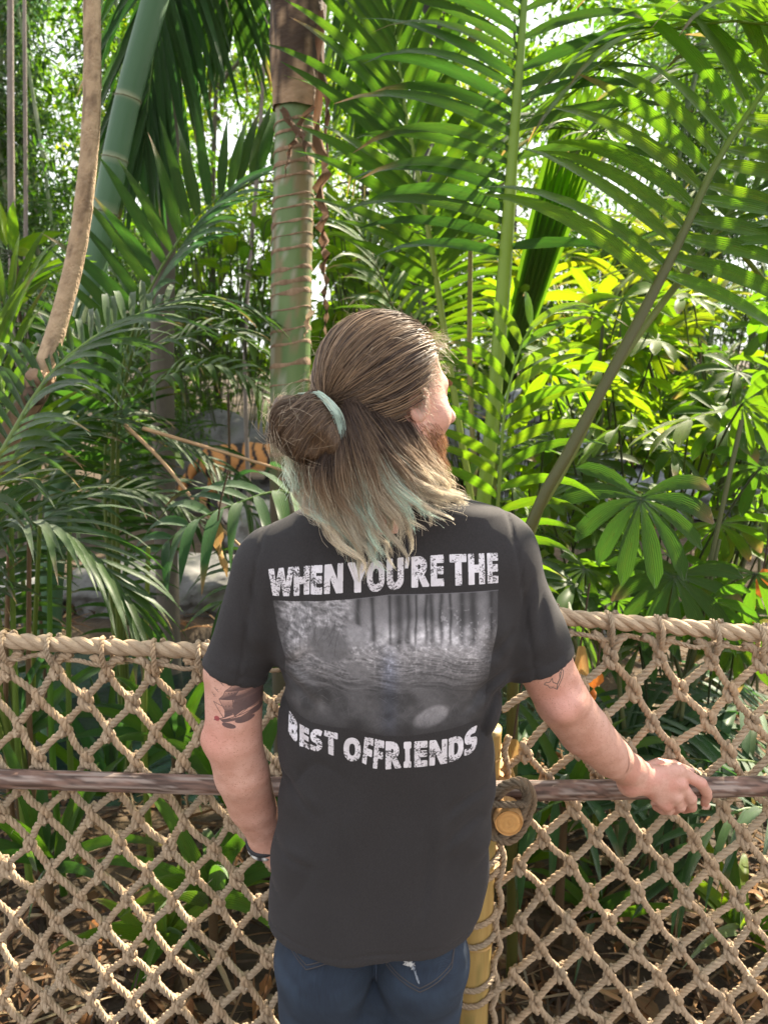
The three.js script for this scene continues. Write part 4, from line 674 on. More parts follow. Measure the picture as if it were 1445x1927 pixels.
{ // bamboo post with rope wound round it
  const b = P(886, 1975, 1.55), a = P(910, 1420, 1.54), d = a.clone().sub(b).normalize(), low = b.clone().addScaledVector(d, -b.y / d.y), top = b.clone().addScaledVector(d, (0.985 - b.y) / d.y);
  const t = thing('bamboo_post', 'yellow bamboo post wound with rope at the right hip of the man', 'post', low);
  const at = (y) => low.clone().lerp(top, (y - low.y) / (top.y - low.y)), r = 0.0355, nodes = [0.47, 0.66, 0.92, 0.2];
  const A = new Acc(); tubeAcc(A, Array.from({ length: 90 }, (_, i) => low.clone().lerp(top, i / 89)), (q, an) => r, (q, an, p) => mixc(mixc([0.27, 0.165, 0.05], [0.46, 0.31, 0.11], fbm(an * 9, p.y * 2.5, 3, 4)), [0.22, 0.17, 0.055], sstep(0.5, 0.7, fbm(an * 2 + 4, p.y * 7, 8, 4)) * 0.8), 26, 1, 3);
  const post = part(t, 'pole', A.geo(), M.stem);
  for (const y of nodes) { const g = new THREE.TorusGeometry(r + 0.0003, 0.0026, 8, 32); g.rotateX(Math.PI / 2); const p = at(y); g.translate(p.x, p.y, p.z); paint(g, (q) => mixc([0.62, 0.36, 0.12], [0.3, 0.2, 0.08], noise(q.x * 90, q.z * 90))); part(post, 'node_ring', g, M.stem); }
  for (const [py, tilt] of [[1636, 0.42], [1662, 0.36], [1745, 0.34], [1785, 0.36], [1868, 0.34], [1898, 0.36], [1990, 0.35], [2040, 0.35]]) { const y = P(900, py, 1.5).y, c = at(y), pts = []; for (let i = 0; i <= 28; i++) { const an = i / 28 * 6.2832; pts.push(V(c.x + Math.cos(an) * (r + 0.006), c.y + Math.cos(an) * tilt * r + rr(-0.0008, 0.0008), c.z + Math.sin(an) * (r + 0.006))); } part(t, 'rope_turn', rope(pts, 0.0062, vary(ROPE, 0.08), { pitch: 5, sides: 6 }), M.rope); }
  const E = []; for (let i = 0; i <= 30; i++) { const y = lerp(0.02, 0.97, i / 30), c = at(y); E.push(V(c.x + r + 0.011 + 0.006 * Math.sin(i * 1.9), y, c.z + 0.01 + 0.006 * Math.cos(i * 1.3))); } part(t, 'edge_rope', rope(E, 0.0075, ROPE, { pitch: 5, sides: 6 }), M.rope);
}
function railGeo(pts, r, seed) {
  const A = new Acc(); tubeAcc(A, curve(pts.map((k) => P(...k)), 90), (q, a) => r * (1 + 0.035 * Math.cos(a * 8 + 0.4) + 0.03 * (noise(a * 2, q * 30, seed) - 0.5)), (q, a) => { const k = fbm(a * 4, q * 46, seed, 4), m = fbm(a * 7 + 3, q * 16, seed + 2, 3); return mixc(mixc([0.050, 0.028, 0.020], [0.20, 0.115, 0.085], sstep(0.25, 0.75, k)), [0.34, 0.27, 0.23], sstep(0.52, 0.66, m) * 0.75); }, 32, 1, 4); return A.geo();
}
solo('hand_rail', 'dark brown wooden rail across the left net, passing behind the man', 'rail', railGeo([[-420, 1452, 1.555], [0, 1465, 1.535], [400, 1477, 1.512], [935, 1490, 1.478]], 0.0205, 1), M.wood, P(400, 1477, 1.512));
solo('hand_rail', 'dark brown wooden rail on the right, held by the right hand', 'rail', railGeo([[925, 1489, 1.476], [1180, 1485, 1.476], [1445, 1479, 1.476], [1900, 1470, 1.476]], 0.0208, 2), M.wood, P(1445, 1479, 1.476));
{ // short log with its cut end towards us, and the dark rope that ties it to the rails
  const c = P(957, 1549, 1.405), t = thing('short_log', 'short round log with a sawn orange end under the rail by the post', 'log', c), r = 0.0295;
  const A = new Acc(), path = [0, 0.006, 0.012, 0.06, 0.12, 0.18, 0.24, 0.30].map((s) => V(c.x + 0.02 * s, c.y + 0.005 * s, c.z - s));
  tubeAcc(A, path, (q, a) => (r - (q < 0.1 ? 0.0025 : 0)) * (1 + 0.04 * (noise(a * 2, q * 9) - 0.5)), (q, a) => mixc([0.36, 0.19, 0.07], [0.52, 0.30, 0.12], fbm(a * 3, q * 12, 4, 3)), 26, 1, 4, false); part(t, 'log_side', A.geo(), M.wood);
  const F = new Acc(), N = 26, K = 9; for (let k = 0; k <= K; k++) for (let i = 0; i <= N; i++) { const a = i / N * 6.2832, q = k / K, rad = (r - 0.0026) * q * (1 + 0.04 * (noise(a * 2, 0) - 0.5)); F.v(c.x + Math.cos(a) * rad, c.y + Math.sin(a) * rad, c.z + 0.0015 * fbm(Math.cos(a) * q * 6 + 5, Math.sin(a) * q * 6 + 5, 1, 3) - (q > 0.86 && q < 0.97 ? 0.002 : 0), mixc(mixc([0.62, 0.30, 0.085], [0.74, 0.42, 0.15], fbm(Math.cos(a) * q * 5 + 9, Math.sin(a) * q * 5, 2, 3)), [0.36, 0.16, 0.05], 0.5 * sstep(0.4, 0.9, Math.sin(q * 22 + noise(a, q * 4) * 2)) * 0.5 + (q > 0.86 && q < 0.95 ? 0.3 : 0)), q, a); }
  for (let k = 0; k < K; k++) for (let i = 0; i < N; i++) { const a = k * (N + 1) + i; F.quad(a, a + 1, a + N + 2, a + N + 1); } part(t, 'cut_face', F.geo(), M.wood);
  const l = P(958, 1500, 1.44), u = thing('rope_lashing', 'dark weathered rope lashing binding the short log to the rails', 'rope', l);
  for (const [cx, cy, d, ra, rb, tilt, dz] of [[957, 1517, 1.428, 0.036, 0.070, 0.30, -0.02], [950, 1516, 1.432, 0.036, 0.070, 0.36, 0.0], [962, 1520, 1.44, 0.038, 0.071, 0.22, 0.015], [945, 1515, 1.445, 0.034, 0.066, 0.42, 0.02]]) {
    const o = P(cx, cy, d), pts = []; for (let i = 0; i <= 30; i++) { const a = i / 30 * 6.2832, x = Math.cos(a) * ra, y = Math.sin(a) * rb; pts.push(V(o.x + x * Math.cos(tilt) + y * Math.sin(tilt), o.y + y * Math.cos(tilt) - x * Math.sin(tilt), o.z + 0.03 * Math.sin(a) * (y > 0 ? 0.9 : -0.2) - (y > 0 ? 0.0 : 0) + dz * 0.3)); } part(u, 'rope_turn', rope(pts, 0.0078, vary(ROPE_D, 0.15), { pitch: 5, sides: 6 }), M.rope); }
  const cross = []; for (let i = 0; i <= 16; i++) { const a = i / 16 * Math.PI; cross.push(V(c.x - 0.034 + i / 16 * 0.068, c.y + 0.034 + 0.006 * Math.sin(a), c.z - 0.012 + 0.012 * Math.sin(a))); } part(u, 'rope_turn', rope(cross, 0.0072, ROPE_D, { pitch: 5, sides: 6 }), M.rope);
}

// ---------------------------------------------------------------- tiger behind the fronds
{
  const d = 8.2, b = P(470, 900, d), gy = groundY(b.x, -d), g = V(b.x, gy, -d), q = (x, y, z) => V(g.x + x, gy + y, g.z + z);
  // it walks to the right: x runs along its back from the rump (-0.45) to the head (0.95)
  const B = [[q(-0.36, 0.66, 0), q(0.02, 0.68, 0), 0.175, 0.185], [q(0.02, 0.66, 0), q(0.5, 0.66, 0), 0.185, 0.20], [q(0.5, 0.68, 0), q(0.78, 0.74, 0), 0.17, 0.13], [q(0.78, 0.74, 0), q(0.95, 0.74, 0.02), 0.125, 0.12], [q(0.98, 0.71, 0.02), q(1.1, 0.68, 0.03), 0.08, 0.065]];
  for (const s of [-1, 1]) { const z = 0.1 * s, f = s * 0.12;
    B.push([q(-0.34, 0.62, z), q(-0.26 + f, 0.40, z * 1.1), 0.135, 0.085], [q(-0.26 + f, 0.40, z * 1.1), q(-0.40 + f, 0.24, z * 1.1), 0.07, 0.045], [q(-0.40 + f, 0.24, z * 1.1), q(-0.36 + f, 0.06, z * 1.1), 0.045, 0.042], [q(-0.36 + f, 0.04, z * 1.1), q(-0.28 + f, 0.035, z * 1.1), 0.045, 0.042]);
    B.push([q(0.55, 0.6, z), q(0.53 - f, 0.34, z * 1.1), 0.11, 0.065], [q(0.53 - f, 0.34, z * 1.1), q(0.54 - f, 0.07, z * 1.1), 0.06, 0.05], [q(0.54 - f, 0.045, z * 1.1), q(0.63 - f, 0.04, z * 1.1), 0.052, 0.046]);
    B.push([q(0.92, 0.86, z * 0.7), q(0.91, 0.89, z * 0.75), 0.035, 0.025]); }
  const tail = curve([q(-0.48, 0.66, 0), q(-0.62, 0.56, 0.02), q(-0.70, 0.40, 0.05), q(-0.82, 0.30, 0.07), q(-0.95, 0.33, 0.08)], 5); for (let i = 0; i < 5; i++) B.push([tail[i], tail[i + 1], 0.055 - i * 0.004, 0.055 - (i + 1) * 0.004]);
  const f = (p) => { let v = 9; for (const [a, c, ra, rb] of B) v = smin(v, cone(p, a, c, ra, rb), 0.05); return v; };
  const geo = paint(surfaceNets(f, q(-1.1, -0.03, -0.32), q(1.25, 1.0, 0.32), 0.02), (p) => {
    const x = p.x - g.x, y = p.y - gy, w = 0.03 * (noise(y * 7, x * 4, p.z * 6) - 0.5) * 4, st = Math.sin((x + w + 0.15 * y) * 44 + 3 * noise(x * 3, y * 6, 2)), belly = sstep(0.62, 0.50, y) * sstep(-0.42, -0.25, x) * (y > 0.36 ? 1 : 0.4);
    let c = mixc([0.40, 0.18, 0.055], [0.60, 0.54, 0.46], clamp(belly + 0.5 * sstep(0.3, 0.1, y), 0, 1)); return mixc(c, [0.018, 0.014, 0.012], sstep(0.45, 0.72, st * (0.75 + 0.5 * noise(x * 9, y * 9, 4))));
  }, (p) => [p.x * 6, p.y * 6]);
  const t = thing('tiger', 'orange and black striped tiger half hidden behind fronds left of the head', 'tiger', g);
  const fur = new THREE.MeshStandardMaterial({ color: 0xffffff, vertexColors: true, roughness: 0.9, bumpMap: fibreTex, bumpScale: 0.004 });
  const body = part(t, 'body', geo, fur);
  for (const s of [-1, 1]) { const e = new THREE.SphereGeometry(0.014, 10, 8); const p = q(1.02, 0.775, 0.02 + s * 0.055); e.translate(p.x, p.y, p.z); paint(e, () => [0.25, 0.2, 0.03]); part(t, 'eye', e, M.stem); }
  const n = new THREE.SphereGeometry(0.025, 10, 8); { const p = q(1.155, 0.70, 0.035); n.scale(0.8, 0.7, 1); n.translate(p.x, p.y, p.z); paint(n, () => [0.3, 0.12, 0.1]); part(t, 'nose', n, M.stem); }
}
// ---------------------------------------------------------------- the man at the fence
R = rng(1001);
const man = thing('person', 'man seen from behind in a printed dark T-shirt, blond tipped hair in a bun', 'person', V(0, 0, -1.22));
const TD = 1.215;
const rows = [[905, 690, 800], [935, 640, 870], [960, 570, 930], [1000, 525, 942], [1050, 490, 968], [1150, 486, 984], [1250, 512, 968], [1300, 520, 958], [1400, 519, 942], [1500, 513, 931], [1600, 505, 926], [1700, 501, 912], [1760, 503, 897], [1830, 506, 888]].map(([y, a, b]) => { const e = sstep(1000, 1300, y); return { y: P(722, y, TD).y, a: P(a + 9 * e, y, TD).x, b: P(b - 15 * e, y, TD).x }; }).sort((p, q) => p.y - q.y);
const tdep = [[0.60, 0.118, -1.238], [0.75, 0.120, -1.236], [0.88, 0.112, -1.226], [1.05, 0.110, -1.218], [1.2, 0.120, -1.215], [1.32, 0.118, -1.212], [1.42, 0.098, -1.208], [1.5, 0.07, -1.205], [1.6, 0.05, -1.205]];
function lookup(tab, y, key, val) { if (y <= key(tab[0])) return val(tab[0]); for (let i = 1; i < tab.length; i++) if (y <= key(tab[i])) { let t = (y - key(tab[i - 1])) / (key(tab[i]) - key(tab[i - 1])); t = t * t * (3 - 2 * t) * 0.5 + t * 0.5; return lerp(val(tab[i - 1]), val(tab[i]), t); } return val(tab[tab.length - 1]); }
const grid = {};                            // torso section by height, tabulated
const TY0 = 0.5, TYS = 0.004, TN = 300, TT = Array.from({ length: TN }, (_, i) => { const y = TY0 + i * TYS, a = lookup(rows, y, (r) => r.y, (r) => r.a), b = lookup(rows, y, (r) => r.y, (r) => r.b); return [(a + b) / 2, (b - a) / 2, lookup(tdep, y, (r) => r[0], (r) => r[1]), lookup(tdep, y, (r) => r[0], (r) => r[2])]; });
function section(y) { const f = clamp((y - TY0) / TYS, 0, TN - 1.001), i = Math.floor(f), t = f - i, A = TT[i], B = TT[i + 1]; return [lerp(A[0], B[0], t), lerp(A[1], B[1], t), lerp(A[2], B[2], t), lerp(A[3], B[3], t)]; }
function torso(p, grow) { const [cx, w, t, cz] = section(p.y), x = Math.abs(p.x - cx) / (w + grow), z = Math.abs(p.z - cz) / (t + grow), n = 2.4, k = Math.pow(Math.pow(x, n) + Math.pow(z, n), 1 / n); return (k - 1) * Math.min(w, t) * 0.92; }
const J = {                                 // joints: viewer's left / right
  Lsh: P(512, 1064, 1.205), Lsl: P(441, 1264, 1.205), Lel: P(440, 1392, 1.20), Lf1: P(455, 1455, 1.215), Lf2: P(474, 1515, 1.25), Lwr: P(504, 1576, 1.285), Lha: P(560, 1640, 1.29),
  Rsh: P(942, 1042, 1.205), Rsl: P(1020, 1243, 1.215), Rel: P(1057, 1318, 1.235), Rf1: P(1098, 1373, 1.29), Rf2: P(1150, 1425, 1.36), Rwr: P(1194, 1458, 1.418),
  neck: P(735, 935, 1.205),
};
const hemB = P(735, 1815, 1.115).y, hemS = P(505, 1738, 1.215).y;
const hemY = (p) => { const [cx, w] = section(p.y); const u = clamp(Math.abs(p.x - cx) / w, 0, 1); return lerp(hemB, hemS, u * u) + 0.004 * Math.sin(p.x * 22) + (p.z < -1.24 ? 0.0 : 0); };
const Ldir = J.Lsl.clone().sub(J.Lsh).normalize(), Rdir = J.Rsl.clone().sub(J.Rsh).normalize();
const LEND = J.Lsl.clone().addScaledVector(Ldir, 0.07), REND = J.Rsl.clone().addScaledVector(Rdir, 0.07);
function cutPlane(p, o, d) { return (p.x - o.x) * d.x + (p.y - o.y) * d.y + (p.z - o.z) * d.z; }
const armL = P(517, 1252, 1.16), armR = P(964, 1248, 1.16);
function shirt(p) {
  let d = torso(p, 0.003 + 0.003 * sstep(1.0, 0.8, p.y));
  d = smin(d, cone(p, P0.nb, J.Lsh, 0.050, 0.050), 0.04); d = smin(d, cone(p, P0.nb, J.Rsh, 0.050, 0.050), 0.04);
  let sl = cone(p, J.Lsh, LEND, 0.053, 0.0590); sl = smax(sl, cutPlane(p, J.Lsl, Ldir) - 0.004, 0.006);
  let sr = cone(p, J.Rsh, REND, 0.053, 0.0600); sr = smax(sr, cutPlane(p, J.Rsl, Rdir) - 0.004, 0.006);
  d = smin(d, sl, 0.028); d = smin(d, sr, 0.028);
  // folds of the cloth
  const x = p.x, y = p.y, z = p.z;
  let f = 0.009 * (noise(x * 6 + y * 5, y * 3.2 - x * 4.5, z * 5) - 0.5) * sstep(1.46, 1.2, y) + 0.0055 * (noise(x * 15 - y * 9, y * 7 + x * 5, z * 9) - 0.5);
  for (const [o, s, k] of [[armL, -1, 0.0060], [armR, 1, 0.0050]]) { const dx = (x - o.x) * s, dy = y - o.y, r = Math.hypot(dx, dy, (z - o.z) * 0.6), a = Math.atan2(dy, dx); f += 1.0 * k * Math.sin(a * 5 + r * 10 + s) * Math.exp(-r / 0.10) * sstep(0.015, 0.07, r) * sstep(-0.1, 0.5, Math.sin(a + 0.4)); }
  f += 0.0035 * Math.sin(x * 46 + 5 * noise(x * 4, y * 3) + y * 6) * sstep(1.05, 0.8, y) * 0.6;
  f += 0.004 * Math.sin((y * 58 + Math.abs(x - 0.02) * 40) + 3 * noise(x * 7, y * 5)) * Math.exp(-Math.pow((y - 0.98) / 0.07, 2)) * sstep(0.05, 0.17, Math.abs(x - 0.005)) * 0.6;
  d += f;
  const rg = (u) => Math.pow(1 - Math.abs(2 * u - 1), 3);
  d += 0.008 * (rg(noise(x * 7 + y * 9 + 3, y * 5 - x * 8, 2)) - 0.25) * (Math.exp(-Math.pow(Math.hypot(x + 0.15, y - 1.20) / 0.10, 2)) + Math.exp(-Math.pow(Math.hypot(x - 0.19, y - 1.20) / 0.10, 2)) + 0.7 * sstep(0.06, 0.16, Math.abs(x)) * Math.exp(-Math.pow((y - 1.0) / 0.13, 2)));
  if (z > cz0) for (const c of CREASE) { const px = x - c.x, py = y - c.y, u = (px * c.dx + py * c.dy) / c.L; if (u < 0 || u > 1) continue; const s = -px * c.dy + py * c.dx + 0.008 * Math.sin(u * 3 + c.k), w = Math.sin(Math.PI * u), e = s / (0.006 + 0.003 * u), h = (s - 0.017) / 0.011; d += c.a * w * (Math.exp(-e * e) - 0.8 * Math.exp(-h * h)); }
  // shoulder seams
  for (const [s, o, dr] of [[0, J.Lsh, Ldir], [1, J.Rsh, Rdir]]) { const c = (x - o.x) * (s ? 1 : -1) + (y - o.y) * 0.18; d += 0.0022 * Math.exp(-Math.pow((c - 0.018) / 0.0035, 2)) * sstep(1.1, 1.2, y) * (Math.abs(c) < 0.1 ? 1 : 0); }
  const h = hemY(p); d += 0.0016 * Math.exp(-Math.pow((y - h - 0.02) / 0.003, 2));
  for (const [o, dr] of [[J.Lsl, Ldir], [J.Rsl, Rdir]]) { const q = cutPlane(p, o, dr) + 0.018, near = Math.hypot(x - o.x, y - o.y) < 0.09; if (near) d += 0.0012 * Math.exp(-q * q / 0.00001); }
  d = smax(d, h - y, 0.004);
  return smax(d, -(cone(p, P(728, 945, 1.205), P(728, 800, 1.2), 0.054, 0.07)), 0.01);
}
const cz0 = -1.19, CREASE = [[962, 1258, 868, 1335, 0.005], [955, 1290, 880, 1420, 0.004], [975, 1190, 905, 1225, 0.003], [518, 1262, 590, 1325, 0.0045], [520, 1330, 600, 1440, 0.003], [512, 1470, 610, 1525, 0.0035], [918, 1480, 830, 1530, 0.0035], [915, 1545, 820, 1580, 0.003], [508, 1600, 590, 1640, 0.003], [640, 1500, 655, 1740, 0.0022], [800, 1480, 790, 1740, 0.0025], [440, 1120, 480, 1240, 0.004], [470, 1080, 500, 1200, 0.0035], [1010, 1090, 985, 1220, 0.004], [1040, 1120, 1015, 1230, 0.003], [600, 1030, 560, 1140, 0.0025]].map(([x0, y0, x1, y1, a], k) => { const p = P(x0, y0, 1.14), q = P(x1, y1, 1.14), L = Math.hypot(q.x - p.x, q.y - p.y); return { x: p.x, y: p.y, dx: (q.x - p.x) / L, dy: (q.y - p.y) / L, L, a, k }; });
const P0 = { nb: P(735, 990, 1.212) };
// ---- head frame
const PHI = 50 * Math.PI / 180, HC = P(731, 748, 1.20), HF = V(Math.sin(PHI), 0, -Math.cos(PHI)), HR = V(Math.cos(PHI), 0, Math.sin(PHI));
const hl = (p, o) => { const x = p.x - HC.x, z = p.z - HC.z; o.set(x * HR.x + z * HR.z, p.y - HC.y, x * HF.x + z * HF.z); return o; };
const hw = (x, y, z) => V(HC.x + x * HR.x + z * HF.x, HC.y + y, HC.z + x * HR.z + z * HF.z);
const tmp = V(0, 0, 0), C0 = V(0, 0.028, -0.012), CR = V(0.077, 0.093, 0.098);
function head(p) {
  const q = hl(p, tmp), ax = V(Math.abs(q.x), q.y, q.z);
  let d = ell(q, C0, CR);
  d = smin(d, ell(q, V(0, -0.03, 0.036), V(0.061, 0.083, 0.062)), 0.03);
  d = smin(d, cone(ax, V(0.05, -0.055, 0.0), V(0.014, -0.103, 0.068), 0.022, 0.02), 0.03);
  d = smin(d, cone(ax, V(0.0, 0.022, 0.088), V(0.036, 0.02, 0.075), 0.013, 0.011), 0.016);
  d = smin(d, cone(ax, V(0.05, -0.028, 0.055), V(0.04, -0.03, 0.07), 0.016, 0.014), 0.03);
  d = smax(d, -(Math.hypot(ax.x - 0.032, q.y + 0.004, q.z - 0.104) - 0.015), 0.016);
  d = smin(d, cone(q, V(0, 0.008, 0.094), V(0, -0.034, 0.130), 0.0085, 0.0120), 0.012);
  d = smin(d, cone(ax, V(0.008, -0.041, 0.108), V(0.014, -0.043, 0.1), 0.009, 0.008), 0.008);
  d = smax(d, -(cone(ax, V(0.007, -0.052, 0.113), V(0.007, -0.044, 0.112), 0.0042, 0.003)), 0.003);
  d = smin(d, cone(ax, V(0, -0.066, 0.101), V(0.02, -0.070, 0.089), 0.0075, 0.004), 0.007);
  d = smin(d, cone(ax, V(0, -0.077, 0.099), V(0.018, -0.073, 0.088), 0.0075, 0.004), 0.007);
  { const e = V(ax.x - 0.078, q.y + 0.008, q.z + 0.008); e.applyAxisAngle(V(0, 1, 0), -0.45); const disc = ell(e, V(0, 0, 0), V(0.007, 0.028, 0.017)), bowl = Math.hypot((e.x - 0.009) / 1, (e.y - 0.002) / 1.6, e.z / 1.0) - 0.011; d = smin(d, smax(disc, -bowl, 0.006), 0.006); }
  d = smin(d, cone(q, V(0, -0.07, -0.025), V(0.0, -0.2, -0.03), 0.057, 0.062), 0.03);
  return d;
}
function hand(p) {                          // the right hand over the rail
  let d = 9; const H = HANDR, pal = H.palm;
  for (const m of H.mcp) d = smin(d, cone(p, H.wr2, m, 0.0200, 0.0150), 0.014);
  for (const ch of H.fingers) { let f = 9; for (let i = 0; i < ch.length - 1; i++) f = smin(f, cone(p, ch[i], ch[i + 1], ch.r * (1 - 0.07 * i), ch.r * (1 - 0.07 * (i + 1))), 0.003); d = smin(d, f, 0.005); }
  return d;
}
const HANDR = (() => {
  const Q = (a) => { const o = a.map((k) => P(...k)); return o; }, f = (r, ...a) => { const o = Q(a); o.r = r; return o; };
  return { wr2: P(1205, 1464, 1.426), mcp: [P(1274, 1449, 1.424), P(1278, 1474, 1.418), P(1270, 1497, 1.418), P(1252, 1512, 1.424)], fingers: [
    f(0.0125, [1274, 1449, 1.424], [1318, 1474, 1.432], [1331, 1496, 1.446], [1326, 1511, 1.460]),
    f(0.0125, [1278, 1474, 1.418], [1299, 1503, 1.425], [1300, 1518, 1.442], [1286, 1522, 1.466]),
    f(0.0120, [1270, 1497, 1.418], [1279, 1517, 1.428], [1268, 1523, 1.450], [1252, 1518, 1.470]),
    f(0.0108, [1252, 1512, 1.424], [1258, 1524, 1.434], [1246, 1524, 1.455], [1234, 1518, 1.470]),
    f(0.0125, [1212, 1448, 1.436], [1238, 1438, 1.462], [1268, 1440, 1.492], [1292, 1450, 1.508])] };
})();
function arms(p) {
  let d = cone(p, J.Lsh, J.Lsl, 0.042, 0.049); d = smin(d, cone(p, J.Lsl, J.Lel, 0.0485, 0.0455), 0.006);
  d = smin(d, cone(p, J.Lel, J.Lf1, 0.0455, 0.0450), 0.006); d = smin(d, cone(p, J.Lf1, J.Lf2, 0.0450, 0.0395), 0.006); d = smin(d, cone(p, J.Lf2, J.Lwr, 0.0395, 0.030), 0.006); d = smin(d, cone(p, J.Lwr, J.Lha, 0.031, 0.034), 0.02);
  d = smin(d, cone(p, P(402, 1390, 1.20), P(406, 1394, 1.195), 0.014, 0.012), 0.03);
  let r = cone(p, J.Rsh, J.Rsl, 0.042, 0.0475); r = smin(r, cone(p, J.Rsl, J.Rel, 0.0465, 0.045), 0.006);
  r = smin(r, cone(p, J.Rel, J.Rf1, 0.0450, 0.0455), 0.006); r = smin(r, cone(p, J.Rf1, J.Rf2, 0.0455, 0.0375), 0.006); r = smin(r, cone(p, J.Rf2, J.Rwr, 0.0375, 0.0280), 0.006); r = smin(r, cone(p, P(1186, 1447, 1.41), HANDR.wr2, 0.026, 0.025), 0.02); r = smin(r, cone(p, P(1184, 1478, 1.41), HANDR.wr2, 0.022, 0.022), 0.02);
  r = smin(r, cone(p, P(1072, 1326, 1.195), P(1060, 1336, 1.19), 0.016, 0.018), 0.03);
  r += 0.005 * Math.exp(-Math.pow(p.distanceTo(ELD) / 0.012, 2));
  return Math.min(d, r);
}
const ELD = P(1090, 1298, 1.185);
// ---- skin texture with freckles and the two tattoos, laid flat on the back of the arms
function layer(w, h, draw) { const c = document.createElement('canvas'); c.width = w; c.height = h; const x = c.getContext('2d'); draw(x); const d = x.getImageData(0, 0, w, h).data; return (u, v) => { const i = Math.floor(u), j = Math.floor(v); if (i < 0 || j < 0 || i >= w || j >= h) return null; const o = (j * w + i) * 4; return [d[o] / 255, d[o + 1] / 255, d[o + 2] / 255, d[o + 3] / 255]; }; }
const ship = layer(826, 700, (c) => { // in the pixels of the 826 px wide zoom of the arm, 300 px further up
  const L = (pts, w = 5) => { c.lineWidth = w; c.beginPath(); pts.forEach(([x, y], i) => i ? c.lineTo(x, y - 300) : c.moveTo(x, y - 300)); c.stroke(); }, Fl = (pts, a) => { c.fillStyle = `rgba(34,36,40,${a})`; c.beginPath(); pts.forEach(([x, y], i) => i ? c.lineTo(x, y - 300) : c.moveTo(x, y - 300)); c.closePath(); c.fill(); };
  c.strokeStyle = 'rgba(30,32,36,0.85)'; c.lineJoin = 'round';
  const grad = (pts, x0, y0, x1, y1) => { const g = c.createLinearGradient(x0, y0 - 300, x1, y1 - 300); g.addColorStop(0, 'rgba(34,36,40,0.05)'); g.addColorStop(1, 'rgba(34,36,40,0.85)'); c.fillStyle = g; c.beginPath(); pts.forEach(([x, y], i) => i ? c.lineTo(x, y - 300) : c.moveTo(x, y - 300)); c.closePath(); c.fill(); };
  const sails = [[[376, 398], [436, 420], [408, 468], [288, 472], [322, 448]], [[436, 420], [600, 372], [600, 450], [400, 470], [418, 452]], [[288, 472], [404, 470], [352, 545], [232, 546], [270, 512]], [[404, 474], [620, 455], [640, 480], [490, 520], [352, 546]], [[232, 548], [350, 548], [368, 590], [362, 660], [284, 700], [286, 640], [262, 600]], [[352, 550], [490, 520], [620, 500], [600, 600], [430, 650], [366, 690]]];
  for (const s of sails) { const ys = s.map((q) => q[1]); grad(s, s[0][0], Math.min(...ys), s[0][0] + 30, Math.max(...ys)); L([...s, s[0]], 5); }
  Fl([[440, 360], [720, 290], [700, 330], [590, 372], [420, 400]], 0.75); Fl([[600, 372], [700, 330], [690, 420], [640, 500], [600, 450]], 0.8); Fl([[360, 520], [500, 500], [640, 470], [610, 640], [420, 640], [372, 640]], 0.45);
  L([[180, 574], [276, 706]], 5); L([[180, 574], [284, 612]], 5); L([[184, 734], [560, 600]], 7); L([[270, 720], [590, 640]], 6); L([[290, 700], [520, 560]], 4); L([[376, 700], [600, 560]], 5); L([[600, 380], [560, 640]], 6); L([[640, 300], [690, 400], [620, 470]], 7); L([[440, 370], [690, 300]], 8);
  c.fillStyle = 'rgba(38,42,46,0.85)'; for (const [x, y, a, b, r] of [[450, 730, 78, 26, -0.08], [320, 770, 62, 22, 0.25], [540, 670, 60, 24, -0.25]]) { c.beginPath(); c.ellipse(x, y - 300, a, b, r, 0, 7); c.fill(); }
  Fl([[240, 718], [420, 700], [560, 640], [600, 640], [560, 700], [420, 720], [270, 745]], 0.6);
  c.fillStyle = 'rgba(30,32,36,0.8)'; for (let i = 0; i < 6; i++) { c.fillRect(445 + i * 24, 438 - i * 5 - 300, 6, 16); c.fillRect(392 + i * 34, 572 - i * 8 - 300, 6, 14); } for (let i = 0; i < 3; i++) { c.fillRect(316 + i * 26, 486 - 300, 7, 14); c.fillRect(292 + i * 28, 594 - 300, 7, 16); }
  for (const [x, y] of [[255, 405], [208, 468], [180, 514]]) { L([[x - 18, y - 18], [x, y], [x + 20, y + 18]], 4); L([[x - 4, y + 2], [x + 16, y - 6]], 3); }
  c.fillStyle = 'rgba(200,30,50,0.6)'; c.beginPath(); c.ellipse(212, 716 - 300, 26, 22, 0, 0, 7); c.fill();
});
const mark = layer(1445, 500, (c) => { c.strokeStyle = 'rgba(60,62,60,0.85)'; c.lineWidth = 10; c.lineJoin = 'round'; const L = (pts) => { c.beginPath(); pts.forEach(([x, y], i) => i ? c.lineTo(x, y) : c.moveTo(x, y)); c.stroke(); }; L([[415, 200], [425, 215], [440, 235], [432, 300], [410, 350], [376, 435], [340, 415], [300, 418], [275, 385], [240, 378], [245, 355], [290, 345], [315, 300], [325, 345], [375, 372], [400, 310], [395, 255], [415, 225], [415, 200]]); L([[375, 372], [376, 435]]); L([[415, 240], [405, 300], [380, 370]]); c.lineWidth = 5; L([[300, 400], [330, 405], [345, 390]]); L([[250, 330], [258, 334]]); });
const SKU = [-0.36, 0.72, 0.98, 1.06];      // x0, y0, width, height in metres
